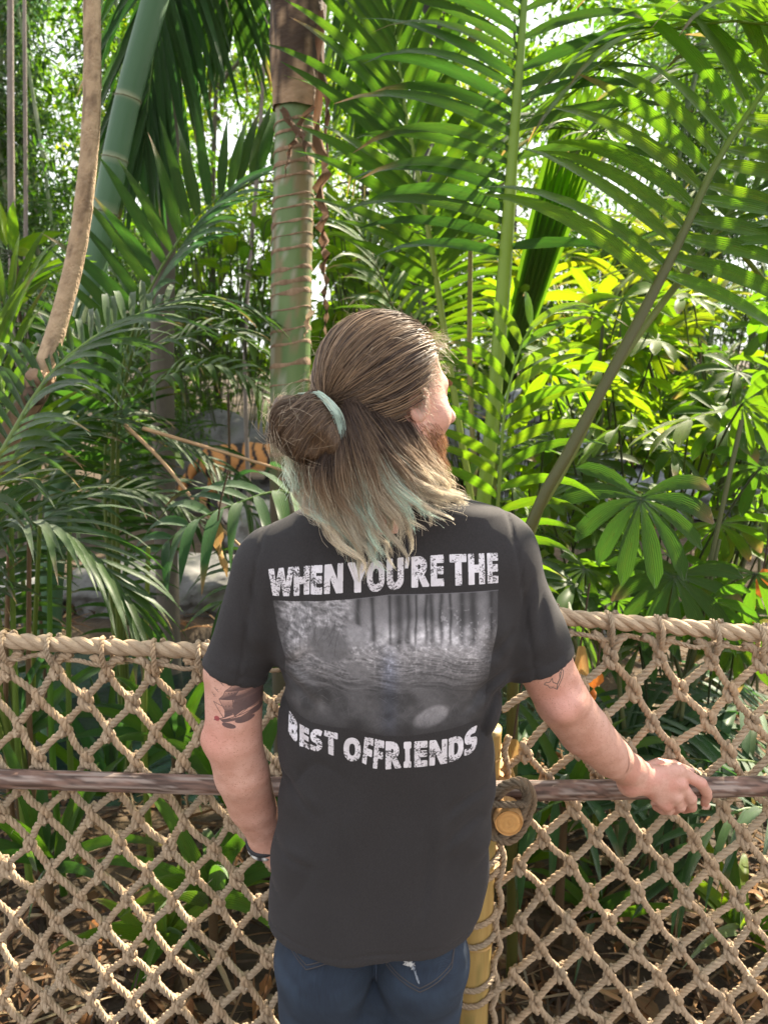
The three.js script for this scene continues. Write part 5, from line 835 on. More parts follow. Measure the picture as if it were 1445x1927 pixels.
const skinFn = (back) => (u, v, i, j) => {
  const x = SKU[0] + u * SKU[2], y = SKU[1] + v * SKU[3], [px, py] = proj(V(x, y, x > 0 ? -1.175 : -1.152));
  const m = fbm(x * 60, y * 60, 3, 4), k = fbm(x * 14, y * 14, 8, 3); let c = mixc([0.50, 0.27, 0.205], [0.585, 0.34, 0.27], sstep(0.2, 0.8, m)); c = mixc(c, [0.50, 0.235, 0.17], sstep(0.45, 0.75, k) * 0.3);
  const red = Math.exp(-((px - 1060) ** 2 + (py - 1325) ** 2) / 2600) + Math.exp(-((px - 398) ** 2 + (py - 1395) ** 2) / 1800) + (px > 1235 ? 0.8 * sstep(0.35, 0.65, fbm(x * 40, y * 40, 5, 2)) : 0); c = mixc(c, [0.54, 0.20, 0.15], clamp(red, 0, 1) * 0.45);
  for (const [cs, kk, th] of [[430, 1, 0.80], [270, 2, 0.86]]) { const gx = Math.floor(x * cs), gy = Math.floor(y * cs); if (hash3(gx, gy, kk) > th) { const ox = hash3(gx, gy, 7) * 0.5 + 0.25, oy = hash3(gx, gy, 9) * 0.5 + 0.25, dd = Math.hypot(x * cs - gx - ox, y * cs - gy - oy); c = mixc(c, [0.27, 0.12, 0.065], sstep(0.28, 0.12, dd) * (py > 1200 && px < 1200 ? 0.65 : 0.3)); } }
  if (back) { const s = ship((px - 360) * 4.589, (py - 1200) * 4.589 - 300); if (s && s[3] > 0) c = mixc(c, [0.012 + s[0] * 0.35, 0.012 + s[1] * 0.16, 0.014 + s[2] * 0.16], Math.min(1, s[3] * 1.6) * (0.8 + 0.2 * m)); const q = mark((px - 980) * 5.558, (py - 1220) * 5.558); if (q && q[3] > 0) c = mixc(c, [0.07, 0.065, 0.06], q[3]); }
  return c.map((t) => Math.pow(t, 1 / 2.2));
};
const skinOpts = { roughness: 0.52, bumpMap: rep(lumpTex, 22, 24), bumpScale: 0.0007, sheen: 0.2, sheenRoughness: 0.5 };
const skinBack = new THREE.MeshPhysicalMaterial({ map: dataTex(2048, 2048, skinFn(true), true, false), ...skinOpts }), skinFront = new THREE.MeshPhysicalMaterial({ map: dataTex(512, 512, skinFn(false), true, false), ...skinOpts });
function twoSided(g, z0) {                  // splits a mesh into the faces that look back (material 0) and the rest (material 1)
  const p = g.attributes.position, n = g.attributes.normal, I = g.index.array, a = [], b = [];
  for (let i = 0; i < I.length; i += 3) { const z = n.getZ(I[i]) + n.getZ(I[i + 1]) + n.getZ(I[i + 2]); (z > z0 * 3 ? a : b).push(I[i], I[i + 1], I[i + 2]); }
  g.setIndex([...a, ...b]); g.clearGroups(); g.addGroup(0, a.length, 0); g.addGroup(a.length, b.length, 1); return g;
}
const skinUV = (p) => [(p.x - SKU[0]) / SKU[2], (p.y - SKU[1]) / SKU[3]];
{
  const body = (p) => smin(arms(p), smax(torso(p, -0.016), 0.86 - p.y, 0.03), 0.03);
  const gA = surfaceNets((p) => Math.max((p.x > 0.38 ? smin(arms(p), hand(p), 0.012) : body(p)) + 0.002 * sstep(0.447, 0.457, p.x), p.x - 0.459), V(-0.36, 0.72, -1.47), V(0.47, 1.5, -1.05), 0.0058, (p) => p.x > 0.38 ? smin(arms(p), hand(p), 0.012) : body(p));
  const gH = surfaceNets((p) => Math.max(smin(arms(p), hand(p), 0.012), 0.4435 - p.x), V(0.43, 0.76, -1.56), V(0.66, 1.08, -1.33), 0.0026, (p) => smin(arms(p), hand(p), 0.012));
  const gF = surfaceNets(head, V(HC.x - 0.16, HC.y - 0.2, HC.z - 0.17), V(HC.x + 0.16, HC.y + 0.15, HC.z + 0.17), 0.0034);
  for (const g of [gA, gH, gF]) paint(g, () => [1, 1, 1], skinUV);
  part(man, 'body', twoSided(mergeGeometries([gA, gH, gF]), -0.1), [skinBack, skinFront]);
  for (const s of [-1, 1]) { const e = new THREE.SphereGeometry(0.0125, 16, 12), p = hw(s * 0.031, -0.004, 0.079); e.translate(p.x, p.y, p.z); paint(e, (q) => { const l = hl(q, V(0, 0, 0)); return Math.hypot(l.x - s * 0.032, l.y + 0.004) < 0.005 && l.z > 0.084 ? [0.05, 0.09, 0.1] : [0.75, 0.72, 0.7]; }); part(man, 'eye', e, M.stem); }
}
const nailMat = new THREE.MeshPhysicalMaterial({ color: new THREE.Color().setRGB(0.68, 0.42, 0.36), roughness: 0.3 });
for (const ch of HANDR.fingers) { const n = ch.length, tip = ch[n - 1], d = tip.clone().sub(ch[n - 2]).normalize(), s = new THREE.SphereGeometry(ch.r * 0.66, 12, 8); s.scale(1, 1.25, 0.35); const m = new THREE.Matrix4().makeBasis(d.clone().cross(V(0, 0, 1)).normalize(), d, d.clone().cross(V(0, 0, 1)).normalize().cross(d).normalize()); s.applyMatrix4(m); const o = V(0, 0.4, 0.6).addScaledVector(d, -V(0, 0.4, 0.6).dot(d)).normalize(); s.translate(tip.x + o.x * ch.r * 0.55 + d.x * 0.003, tip.y + o.y * ch.r * 0.55 + d.y * 0.003, tip.z + o.z * ch.r * 0.55 + d.z * 0.003); part(man, 'nail', s, nailMat); }

// ---- the shirt and its print
const glyphs = {};
function glyph(ch) {
  if (glyphs[ch]) return glyphs[ch]; const w = 320, h = 300, f = layer(w, h, (c) => { c.font = 'bold 200px sans-serif'; c.textBaseline = 'alphabetic'; c.fillStyle = '#fff'; c.strokeStyle = '#fff'; c.lineWidth = ch === 'I' ? 26 : 15; c.lineJoin = 'round'; c.fillText(ch, 50, 225); c.strokeText(ch, 50, 225); });
  let x0 = w, x1 = 0, y0 = h, y1 = 0; for (let j = 0; j < h; j++) for (let i = 0; i < w; i++) if (f(i, j)[3] > 0.5) { x0 = Math.min(x0, i); x1 = Math.max(x1, i); y0 = Math.min(y0, j); y1 = Math.max(y1, j); }
  return glyphs[ch] = (u, v) => u < 0 || u > 1 || v < 0 || v > 1 ? 0 : f(x0 + u * (x1 - x0), y0 + v * (y1 - y0))[3];
}
const curveAt = (pts, x) => { if (x <= pts[0][0]) return pts[0][1]; for (let i = 1; i < pts.length; i++) if (x <= pts[i][0]) return lerp(pts[i - 1][1], pts[i][1], (x - pts[i - 1][0]) / (pts[i][0] - pts[i - 1][0])); return pts[pts.length - 1][1]; };
const LINES = [
  { t: [[52, 182], [200, 158], [372, 140], [476, 128], [612, 120], [704, 108], [808, 98], [1062, 88], [1336, 88]], b: [[52, 330], [120, 328], [200, 318], [290, 302], [476, 285], [612, 278], [704, 272], [808, 260], [950, 252], [1336, 252]], g: [['W', 52, 200], ['H', 200, 290], ['E', 297, 362], ['N', 372, 476], ['Y', 500, 612], ['O', 606, 704], ['U', 714, 808], ['’', 814, 842], ['R', 850, 948], ['E', 956, 1030], ['T', 1062, 1158], ['H', 1166, 1260], ['E', 1274, 1336]] },
  { t: [[160, 1005], [222, 1040], [290, 1052], [362, 1040], [448, 1042], [480, 1062], [574, 1060], [586, 1050], [652, 1060], [700, 1070], [792, 1075], [1044, 1075], [1136, 1062], [1218, 1032]], b: [[160, 1110], [222, 1165], [290, 1172], [362, 1160], [448, 1185], [480, 1198], [574, 1198], [590, 1205], [640, 1228], [700, 1232], [792, 1222], [938, 1222], [1044, 1215], [1136, 1195], [1218, 1165]], g: [['B', 160, 216], ['E', 228, 286], ['S', 292, 362], ['T', 372, 448], ['O', 480, 574], ['F', 588, 638, -0.25], ['F', 645, 697, -0.2], ['R', 708, 792], ['I', 806, 848], ['E', 864, 936], ['N', 946, 1044], ['D', 1052, 1136], ['S', 1140, 1218]] },
];
const EDGE = { t: [[75, 357], [480, 320], [730, 290], [1338, 288]], b: [[75, 945], [115, 960], [300, 1020], [520, 1012], [700, 1045], [860, 1045], [1250, 1008], [1338, 1000]], l: [[350, 75], [530, 105], [660, 150], [800, 135], [945, 118]], r: [[288, 1338], [480, 1330], [700, 1290], [1000, 1250]] };
function forest(X, Y) {                      // the printed picture: a dim wood, out of focus, and litter on its floor
  const v = (Y - 290) / 730, tr = (x, w, s) => Math.exp(-Math.pow((X - x + 12 * (noise(Y * 0.01, s) - 0.5)) / w, 2));
  const hor = 0.33 + 0.04 * noise(X * 0.01, 3); let k;
  let up = 0.075 + 0.11 * fbm(X * 0.012, Y * 0.01, 2, 3) + 0.34 * sstep(hor - 0.2, hor, v) * Math.pow(fbm(X * 0.022, Y * 0.03, 6, 3), 1.5) * sstep(480, 760, X) * 1.9; for (const [x, w] of [[735, 10], [780, 22], [833, 16], [875, 7], [930, 9], [957, 17], [1012, 12], [1062, 8], [1125, 20], [1190, 26], [1290, 14], [640, 14], [560, 20]]) up *= 1 - 0.72 * tr(x, w * (0.8 + 0.5 * noise(Y * 0.02, x)), x);
  up += 0.10 * sstep(0.62, 0.75, fbm(X * 0.06, Y * 0.06, 3, 3)) * sstep(880, 1000, X) * sstep(0.05, 0.2, v); if (X < 560) up = lerp(up, 0.05 + 0.5 * Math.pow(fbm(X * 0.03 + Y * 0.03, Y * 0.05 - X * 0.03, 8, 5), 2.0), sstep(560, 470, X));
  { const q = sstep(hor, hor + 0.4, v), dn = lerp(0.16, 0.055, q) * (0.25 + 2.0 * Math.pow(fbm(X * lerp(0.035, 0.011, q), Y * lerp(0.05, 0.013, q), 5, 5), 1.6)) + 0.5 * Math.pow(fbm(X * 0.08, Y * 0.09, 4, 4), 4) * (1 - q) + 0.10 * Math.exp(-Math.pow((v - hor - 0.05) / 0.06, 2)) * noise(X * 0.04, Y * 0.06) * sstep(560, 800, X); k = lerp(up, dn, sstep(hor - 0.035, hor + 0.04, v + 0.06 * (fbm(X * 0.03, Y * 0.03, 2, 3) - 0.5))); }
  const stone = (x, y, a, b, t, br) => { const c = Math.cos(t), s = Math.sin(t), ux = ((X - x) * c + (Y - y) * s) / a, uy = (-(X - x) * s + (Y - y) * c) / b, r = Math.hypot(ux, uy) + 0.16 * (fbm(X * 0.014, Y * 0.014, x, 3) - 0.5); k = lerp(k, br * (0.75 + 0.5 * fbm(X * 0.05, Y * 0.05, x, 3)), sstep(1.22, 0.78, r)); };
  stone(555, 505, 62, 46, 0.8, 0.20); stone(400, 560, 120, 90, 0.5, 0.10); stone(960, 945, 95, 50, -0.35, 0.17); stone(560, 690, 70, 40, 0.4, 0.12);
  return k;
}
const litter = layer(1445, 1329, (c) => { // blades, twigs and bright spots of the printed wood floor
  const r = rng(77); for (let i = 0; i < 1500; i++) { const v = Math.pow(r(), 1.3), y = 560 + 470 * v, x = 80 + r() * 1260, L = 8 + 60 * v, a = -1.57 + (r() - 0.5) * 2.4, g = Math.floor(90 + 150 * r() * (1 - 0.6 * v)); c.strokeStyle = `rgba(${g},${g},${g},${0.12 + 0.3 * r()})`; c.lineWidth = 1 + 4 * v * r(); c.beginPath(); c.moveTo(x, y); c.quadraticCurveTo(x + Math.cos(a) * L * 0.6, y + Math.sin(a) * L * 0.6, x + Math.cos(a) * L + (r() - 0.5) * 20, y + Math.sin(a) * L * 0.8); c.stroke(); }
  for (let i = 0; i < 260; i++) { const x = 600 + r() * 740, y = 520 + r() * 110, g = Math.floor(150 + 90 * r()); c.fillStyle = `rgba(${g},${g},${g},${0.1 + 0.35 * r()})`; c.beginPath(); c.ellipse(x, y, 3 + 10 * r(), 2 + 5 * r(), 0, 0, 7); c.fill(); }
  c.strokeStyle = 'rgba(150,150,150,0.5)'; c.lineWidth = 5; c.beginPath(); c.moveTo(520, 330); c.quadraticCurveTo(600, 440, 690, 580); c.stroke(); for (let i = 0; i < 60; i++) { const g = Math.floor(60 + 110 * r()); c.strokeStyle = `rgba(${g},${g},${g},0.45)`; c.lineWidth = 2 + 4 * r(); const x = 110 + r() * 380, y = 330 + r() * 130; c.beginPath(); c.moveTo(x, y); c.quadraticCurveTo(x + (r() - 0.5) * 90, y + 60, x + (r() - 0.5) * 120, y + 70 + r() * 110); c.stroke(); }
});
const SHU = [-0.36, 0.66, 0.80, 0.96];       // x0, y0, width, height in metres
const shirtTex = dataTex(2048, 2048, (u, v, i, j) => {
  const x = SHU[0] + u * SHU[2], y = SHU[1] + v * SHU[3], [px, py] = proj(V(x, y, -1.102)), X = (px - 480) * 2.89, Y = (py - 1020) * 2.89;
  const he = hash3(i >> 1, j >> 2, 3), h2 = hash3(i >> 2, j, 5), cl = fbm(x * 16, y * 16, 3, 3); let c = sc([0.0190, 0.0166, 0.0175], 0.66 + 0.46 * he + 0.24 * h2 + 0.16 * (cl - 0.5));
  if (py > 1020 && py < 1500 && px > 480 && px < 980) {
    const worn = fbm(x * 620, y * 620, 7, 3), patch = fbm(x * 60, y * 60, 9, 3);
    if (X > curveAt(EDGE.l, Y) && X < curveAt(EDGE.r, Y) && Y > curveAt(EDGE.t, X) && Y < curveAt(EDGE.b, X)) { const e = Math.min(X - curveAt(EDGE.l, Y), curveAt(EDGE.r, Y) - X, curveAt(EDGE.b, X) - Y), fade = sstep(0, 110, e) * 0.75 + 0.25 * sstep(0, 6, e); const li = litter(X, Y), k = lerp(1.55 * forest(X, Y), li ? Math.pow(li[0], 2.2) * 0.5 : 0, li ? li[3] * 0.75 : 0), blue = Math.exp(-Math.pow((X - 730) / 45, 2)) * sstep(520, 700, Y) * 0.5; c = mixc(c, [k * (1.0 - 0.15 * blue), k * 0.955, k * (1.0 + 0.35 * blue)], 0.92 * fade * (0.8 + 0.2 * he)); if (Y < curveAt(EDGE.t, X) + 5 && X > 500) c = mixc(c, [0.14, 0.135, 0.15], 0.6); }
    let a = 0; for (const L of LINES) { const t = curveAt(L.t, X), b = curveAt(L.b, X); if (Y < t || Y > b) continue; const vv = (Y - t) / (b - t); for (const [ch, x0, x1, sh] of L.g) { const uu = (X - x0 - (sh || 0) * (vv - 0.5) * 60) / (x1 - x0); if (uu >= 0 && uu <= 1) a = Math.max(a, ch === '’' ? (vv < 0.36 ? glyph(ch)(uu, vv / 0.36) : 0) : glyph(ch)(uu, vv)); } }
    if (a > 0) { const g = sstep(0.64, 0.72, worn * 0.62 + patch * 0.5); const tone = 0.52 + 0.22 * fbm(x * 90, y * 90, 2, 3); c = mixc(c, [tone * 1.02, tone * 0.97, tone * 1.03], a * (1 - 0.9 * g)); }
  }
  return c.map((t) => Math.pow(t, 1 / 2.2));
}, true, false);
const weave = dataTex(64, 64, (u, v, i, j) => 0.5 + 0.3 * Math.sin(u * Math.PI * 16) * Math.sin(v * Math.PI * 8 + (i >> 2) % 2 * Math.PI) + 0.2 * (hash3(i, j, 1) - 0.5));
const shirtOpts = { roughness: 0.95, bumpMap: rep(weave, 150, 180), bumpScale: 0.0004, sheen: 0.35, sheenRoughness: 0.6, sheenColor: new THREE.Color(0.25, 0.24, 0.27) };
const shirtBack = new THREE.MeshPhysicalMaterial({ map: shirtTex, ...shirtOpts });
const plainTex = dataTex(256, 256, (u, v, i, j) => sc([0.0190, 0.0166, 0.0175], 0.74 + 0.3 * hash3(i, j >> 1, 3) + 0.22 * hash3(i >> 1, j, 5)).map((t) => Math.pow(t, 1 / 2.2)), true); plainTex.repeat.set(5, 6);
const shirtFront = new THREE.MeshPhysicalMaterial({ map: plainTex, ...shirtOpts });
{
  const g = surfaceNets(shirt, V(-0.35, 0.70, -1.37), V(0.33, 1.53, -1.04), 0.0062);
  paint(g, () => [1, 1, 1], (p) => [(p.x - SHU[0]) / SHU[2], (p.y - SHU[1]) / SHU[3]]);
  part(man, 't_shirt', twoSided(g, 0.0), [shirtBack, shirtFront]);
}
function march(f, x, y, z0 = -1.0) { let z = z0; const p = V(0, 0, 0); for (let i = 0; i < 60; i++) { p.set(x, y, z); const d = f(p); if (d < 0.0005) return z; z -= Math.max(d * 0.6, 0.0006); if (z < -1.35) return null; } return z; }

// ---- jeans
const jr = { lh: P(608, 1800, 1.245), rh: P(795, 1800, 1.245), lk: V(P(612, 1927, 1.24).x - 0.004, 0.46, -1.25), rk: V(P(780, 1927, 1.24).x + 0.004, 0.46, -1.27), la: V(-0.11, 0.07, -1.24), ra: V(0.08, 0.07, -1.25) };
function jeans(p) {
  const q = (a, b, ra, rb) => cone(p, a, b, ra, rb);
  let L = smin(q(jr.lh, jr.lk, 0.084, 0.076), q(jr.lk, jr.la, 0.076, 0.058), 0.04), Rg = smin(q(jr.rh, jr.rk, 0.080, 0.074), q(jr.rk, jr.ra, 0.074, 0.056), 0.04);
  const bl = ell(p, P(613, 1800, 1.205), V(0.080, 0.10, 0.076)), br = ell(p, P(792, 1800, 1.205), V(0.076, 0.10, 0.076)); L = smin(L, bl, 0.05); Rg = smin(Rg, br, 0.05);
  let d = smin(L, Rg, 0.012); d = smin(d, q(P(706, 1850, 1.25), V(P(698, 1927, 1.25).x, 0.58, -1.26), 0.05, 0.046), 0.01);
  const [cx, w, t, cz] = section(p.y), x = Math.abs(p.x - cx) / (w - 0.014), z = Math.abs(p.z - cz - 0.002) / (t - 0.020), k = Math.pow(Math.pow(x, 2.4) + Math.pow(z, 2.4), 1 / 2.4); const pel = smax((k - 1) * 0.1, Math.abs(p.y - 0.86) - 0.09, 0.03);
  d = smin(d, pel, 0.03);
  d += 0.005 * (noise(p.x * 9 + p.y * 7, p.y * 14, p.z * 8) - 0.5) + 0.003 * (noise(p.x * 26, p.y * 22 + p.x * 9, 3) - 0.5);
  return smax(d, 0.06 - p.y, 0.004);
}
const denimTex = dataTex(512, 512, (u, v, i, j) => { const tw = 0.5 + 0.5 * Math.sin((i * 2 + j) * Math.PI / 4), k = tn(u, v, 12, 16, 41), m = tn(u, v, 160, 20, 42), f = tn(u, v, 5, 6, 43); return sc(mixc([0.004, 0.010, 0.024], [0.022, 0.042, 0.076], clamp(0.2 * tw + 0.25 * m + 0.3 * k + 0.35 * sstep(0.5, 0.9, f) - 0.05, 0, 1)), 1.0).map((t) => Math.pow(t, 1 / 2.2)); }, true);
const denimBump = dataTex(64, 64, (u, v, i, j) => 0.5 + 0.35 * Math.sin((i + j) * Math.PI / 4) + 0.15 * (hash3(i, j, 2) - 0.5));
const denim = new THREE.MeshPhysicalMaterial({ map: denimTex, roughness: 0.9, bumpMap: rep(denimBump, 16, 16), bumpScale: 0.0006, sheen: 0.25, sheenRoughness: 0.6, sheenColor: new THREE.Color(0.1, 0.14, 0.2) });
{
  const g = surfaceNets(jeans, V(-0.23, 0.04, -1.36), V(0.19, 0.93, -1.07), 0.0075); paint(g, () => [1, 1, 1], (p) => [p.x * 4 + p.z * 4, p.y * 4]);
  const j = part(man, 'jeans', g, denim);
  const inPoly = (P2, x, y) => { let c = false; for (let i = 0, k = P2.length - 1; i < P2.length; k = i++) { const [a, b] = P2[i], [e, f] = P2[k]; if ((b > y) !== (f > y) && x < (e - a) * (y - b) / (f - b) + a) c = !c; } return c; };
  const stitch = new THREE.MeshStandardMaterial({ color: 0xffffff, vertexColors: true, roughness: 0.9 });
  for (const [poly, label] of [[[[508, 1700], [512, 1775], [526, 1800], [575, 1832], [622, 1815], [640, 1700]], null], [[[730, 1700], [727, 1845], [790, 1868], [852, 1838], [868, 1780], [872, 1700]], 'back pocket with a frayed pale hole']]) {
    const Q = poly.map(([x, y]) => { const q = P(x, y, 1.125); return [q.x, q.y]; }), xs = Q.map((q) => q[0]), ys = Q.map((q) => q[1]), A = new Acc(), id = {}, s = 0.004, x0 = Math.min(...xs), x1 = Math.max(...xs), y0 = Math.min(...ys), y1 = Math.max(...ys);
    const vert = (i, k) => { const key = i + ',' + k; if (id[key] === undefined) { const x = x0 + i * s, y = y0 + k * s, z = march(jeans, x, y); id[key] = z === null ? -1 : A.v(x, y, z + 0.0028, [1, 1, 1], x * 4 + z * 4, y * 4 + 0.5); } return id[key]; };
    for (let i = 0; x0 + i * s < x1; i++) for (let k = 0; y0 + k * s < y1; k++) if (inPoly(Q, x0 + (i + 0.5) * s, y0 + (k + 0.5) * s)) { const a = vert(i, k), b = vert(i + 1, k), c = vert(i + 1, k + 1), d = vert(i, k + 1); if (a >= 0 && b >= 0 && c >= 0 && d >= 0) A.quad(a, b, c, d); }
    const pk = part(j, 'back_pocket', A.geo(), denim, label);
    const S = new Acc(); for (let e = 0; e < Q.length - 1; e++) for (const off of [0, 0.007]) { const pts = []; for (let i = 0; i <= 8; i++) { const x = lerp(Q[e][0], Q[e + 1][0], i / 8), y = lerp(Q[e][1], Q[e + 1][1], i / 8) + off, z = march(jeans, x, y); if (z !== null) pts.push(V(x, y, z + 0.003)); } if (pts.length > 2) tubeAcc(S, pts, 0.0011, [0.045, 0.04, 0.042], 5); } part(pk, 'stitching', S.geo(), stitch);
    if (label) { const F = new Acc(), c = P(770, 1822, 1.12); for (let i = 0; i < 70; i++) { const x = c.x + gauss() * 0.006, y = c.y + gauss() * 0.005, z = (march(jeans, x, y) || c.z) + 0.004; tubeAcc(F, [V(x, y, z), V(x + gauss() * 0.005, y + gauss() * 0.005, z + 0.001)], 0.0005, [0.6, 0.6, 0.6], 3); } for (let i = 0; i < 60; i++) { const t = R(), x = c.x + 0.004 + t * 0.012 + gauss() * 0.0016, y = c.y - t * 0.035, z = (march(jeans, x, y) || c.z) + 0.0035; tubeAcc(F, [V(x, y, z), V(x + gauss() * 0.002, y + 0.004, z)], 0.0004, [0.28, 0.31, 0.36], 3); } part(pk, 'frayed_hole', F.geo(), stitch); }
  }
  const C = new Acc(), pts = []; for (let i = 0; i <= 24; i++) { const y = lerp(0.93, 0.66, i / 24), x = P(708, 1850, 1.2).x, z = march(jeans, x, y); if (z !== null) pts.push(V(x, y, z + 0.0006)); } tubeAcc(C, pts, 0.0022, [0.03, 0.045, 0.075], 6); part(j, 'seat_seam', C.geo(), stitch);
  for (const s of [-1, 1]) { const a = s < 0 ? jr.la : jr.ra, f = (p) => smax(smin(cone(p, V(a.x, 0.075, a.z + 0.03), V(a.x + s * 0.01, 0.045, a.z - 0.16), 0.045, 0.04), cone(p, V(a.x, 0.05, a.z + 0.02), V(a.x, 0.11, a.z), 0.045, 0.05), 0.03), 0.004 + groundY(a.x, a.z) - p.y, 0.006); part(man, 'shoe', paint(surfaceNets(f, V(a.x - 0.08, -0.03, a.z - 0.24), V(a.x + 0.08, 0.17, a.z + 0.1), 0.009), (p) => p.y < 0.03 ? [0.5, 0.5, 0.5] : [0.03, 0.03, 0.035]), stitch); }
}
{ // wrist band, nose ring
  const d = J.Lwr.clone().sub(J.Lf2).normalize(), u = d.clone().cross(V(0, 0, 1)).normalize(), w = d.clone().cross(u), S = new Acc();
  const pts = []; for (let i = 0; i <= 40; i++) { const a = i / 40 * 6.2832; pts.push(J.Lwr.clone().addScaledVector(u, Math.cos(a) * 0.036).addScaledVector(w, Math.sin(a) * 0.0335)); }
  tubeAcc(S, pts, 0.0058, (t) => [0.02, 0.02, 0.024], 10); const b = part(man, 'wrist_band', S.geo(), M.wood);
  const T = new Acc(), pt2 = pts.map((p) => p.clone().addScaledVector(d, 0.010)); tubeAcc(T, pt2, 0.0062, (t) => (Math.sin(t * 75) > -0.2 ? [0.62, 0.62, 0.6] : [0.03, 0.03, 0.03]), 8); part(b, 'white_beads', T.geo(), M.wood);
  const r = new THREE.TorusGeometry(0.0058, 0.0009, 8, 24, 5.2), c = hw(-0.0, -0.057, 0.118); r.rotateY(-PHI + Math.PI / 2); r.translate(c.x, c.y, c.z); paint(r, () => [1, 1, 1]); part(man, 'nose_ring', r, new THREE.MeshStandardMaterial({ color: 0xb8b0a0, metalness: 1, roughness: 0.25 }));
}

// ---- hair
R = rng(1111);
const HB = [0.060, 0.037, 0.027], HM = [0.27, 0.18, 0.11], HT = [0.90, 0.79, 0.60], HP = [0.62, 0.78, 0.66];
const hairMat = new THREE.MeshPhysicalMaterial({ color: 0xffffff, vertexColors: true, roughness: 0.42, specularIntensity: 0.7 });
const TIE = hw(0.0, -0.012, -0.124), BUN = P(576, 806, 1.095);
function cap(p) { const q = hl(p, V(0, 0, 0)); let d = ell(q, C0, V(0.0835, 0.096, 0.106)); d = smax(d, q.z - 0.61 * q.y + 0.014, 0.02); return d; }
function bun(p) { const a = V(p.x - BUN.x, p.y - BUN.y, p.z - BUN.z), t = 0.55; const x = a.x * Math.cos(t) - a.y * Math.sin(t), y = a.x * Math.sin(t) + a.y * Math.cos(t); return (Math.hypot(x / 0.056, y / 0.041, a.z / 0.042) - 1) * 0.041 + 0.005 * Math.sin(x * 70 + y * 120 + a.z * 40) * 0.7 + 0.007 * (noise(x * 34, y * 34, a.z * 34) - 0.5); }
const mass = [[[640, 800, 1.165], [628, 890, 1.16], 0.045, 0.04], [[690, 800, 1.18], [700, 895, 1.175], 0.05, 0.042], [[740, 800, 1.19], [785, 895, 1.185], 0.045, 0.034], [[630, 885, 1.155], [645, 940, 1.14], 0.036, 0.016], [[700, 885, 1.165], [705, 940, 1.135], 0.036, 0.014], [[785, 895, 1.185], [835, 922, 1.17], 0.03, 0.012]].map(([a, b, ra, rb]) => [P(...a), P(...b), ra, rb]);
function hairMass(p) { let d = cap(p); for (const [a, b, ra, rb] of mass) d = smin(d, cone(p, a, b, ra, rb), 0.03); d = smin(d, bun(p), 0.02); return d + 0.0028 * (noise(p.x * 70, p.y * 22, p.z * 60) - 0.5) * 2; }
const hairCol = (t0, tipc, t = clamp(t0, 0, 1.25)) => t < 0.45 ? mixc(HB, HM, t / 0.45) : mixc(HM, tipc, (t - 0.45) / 0.55);
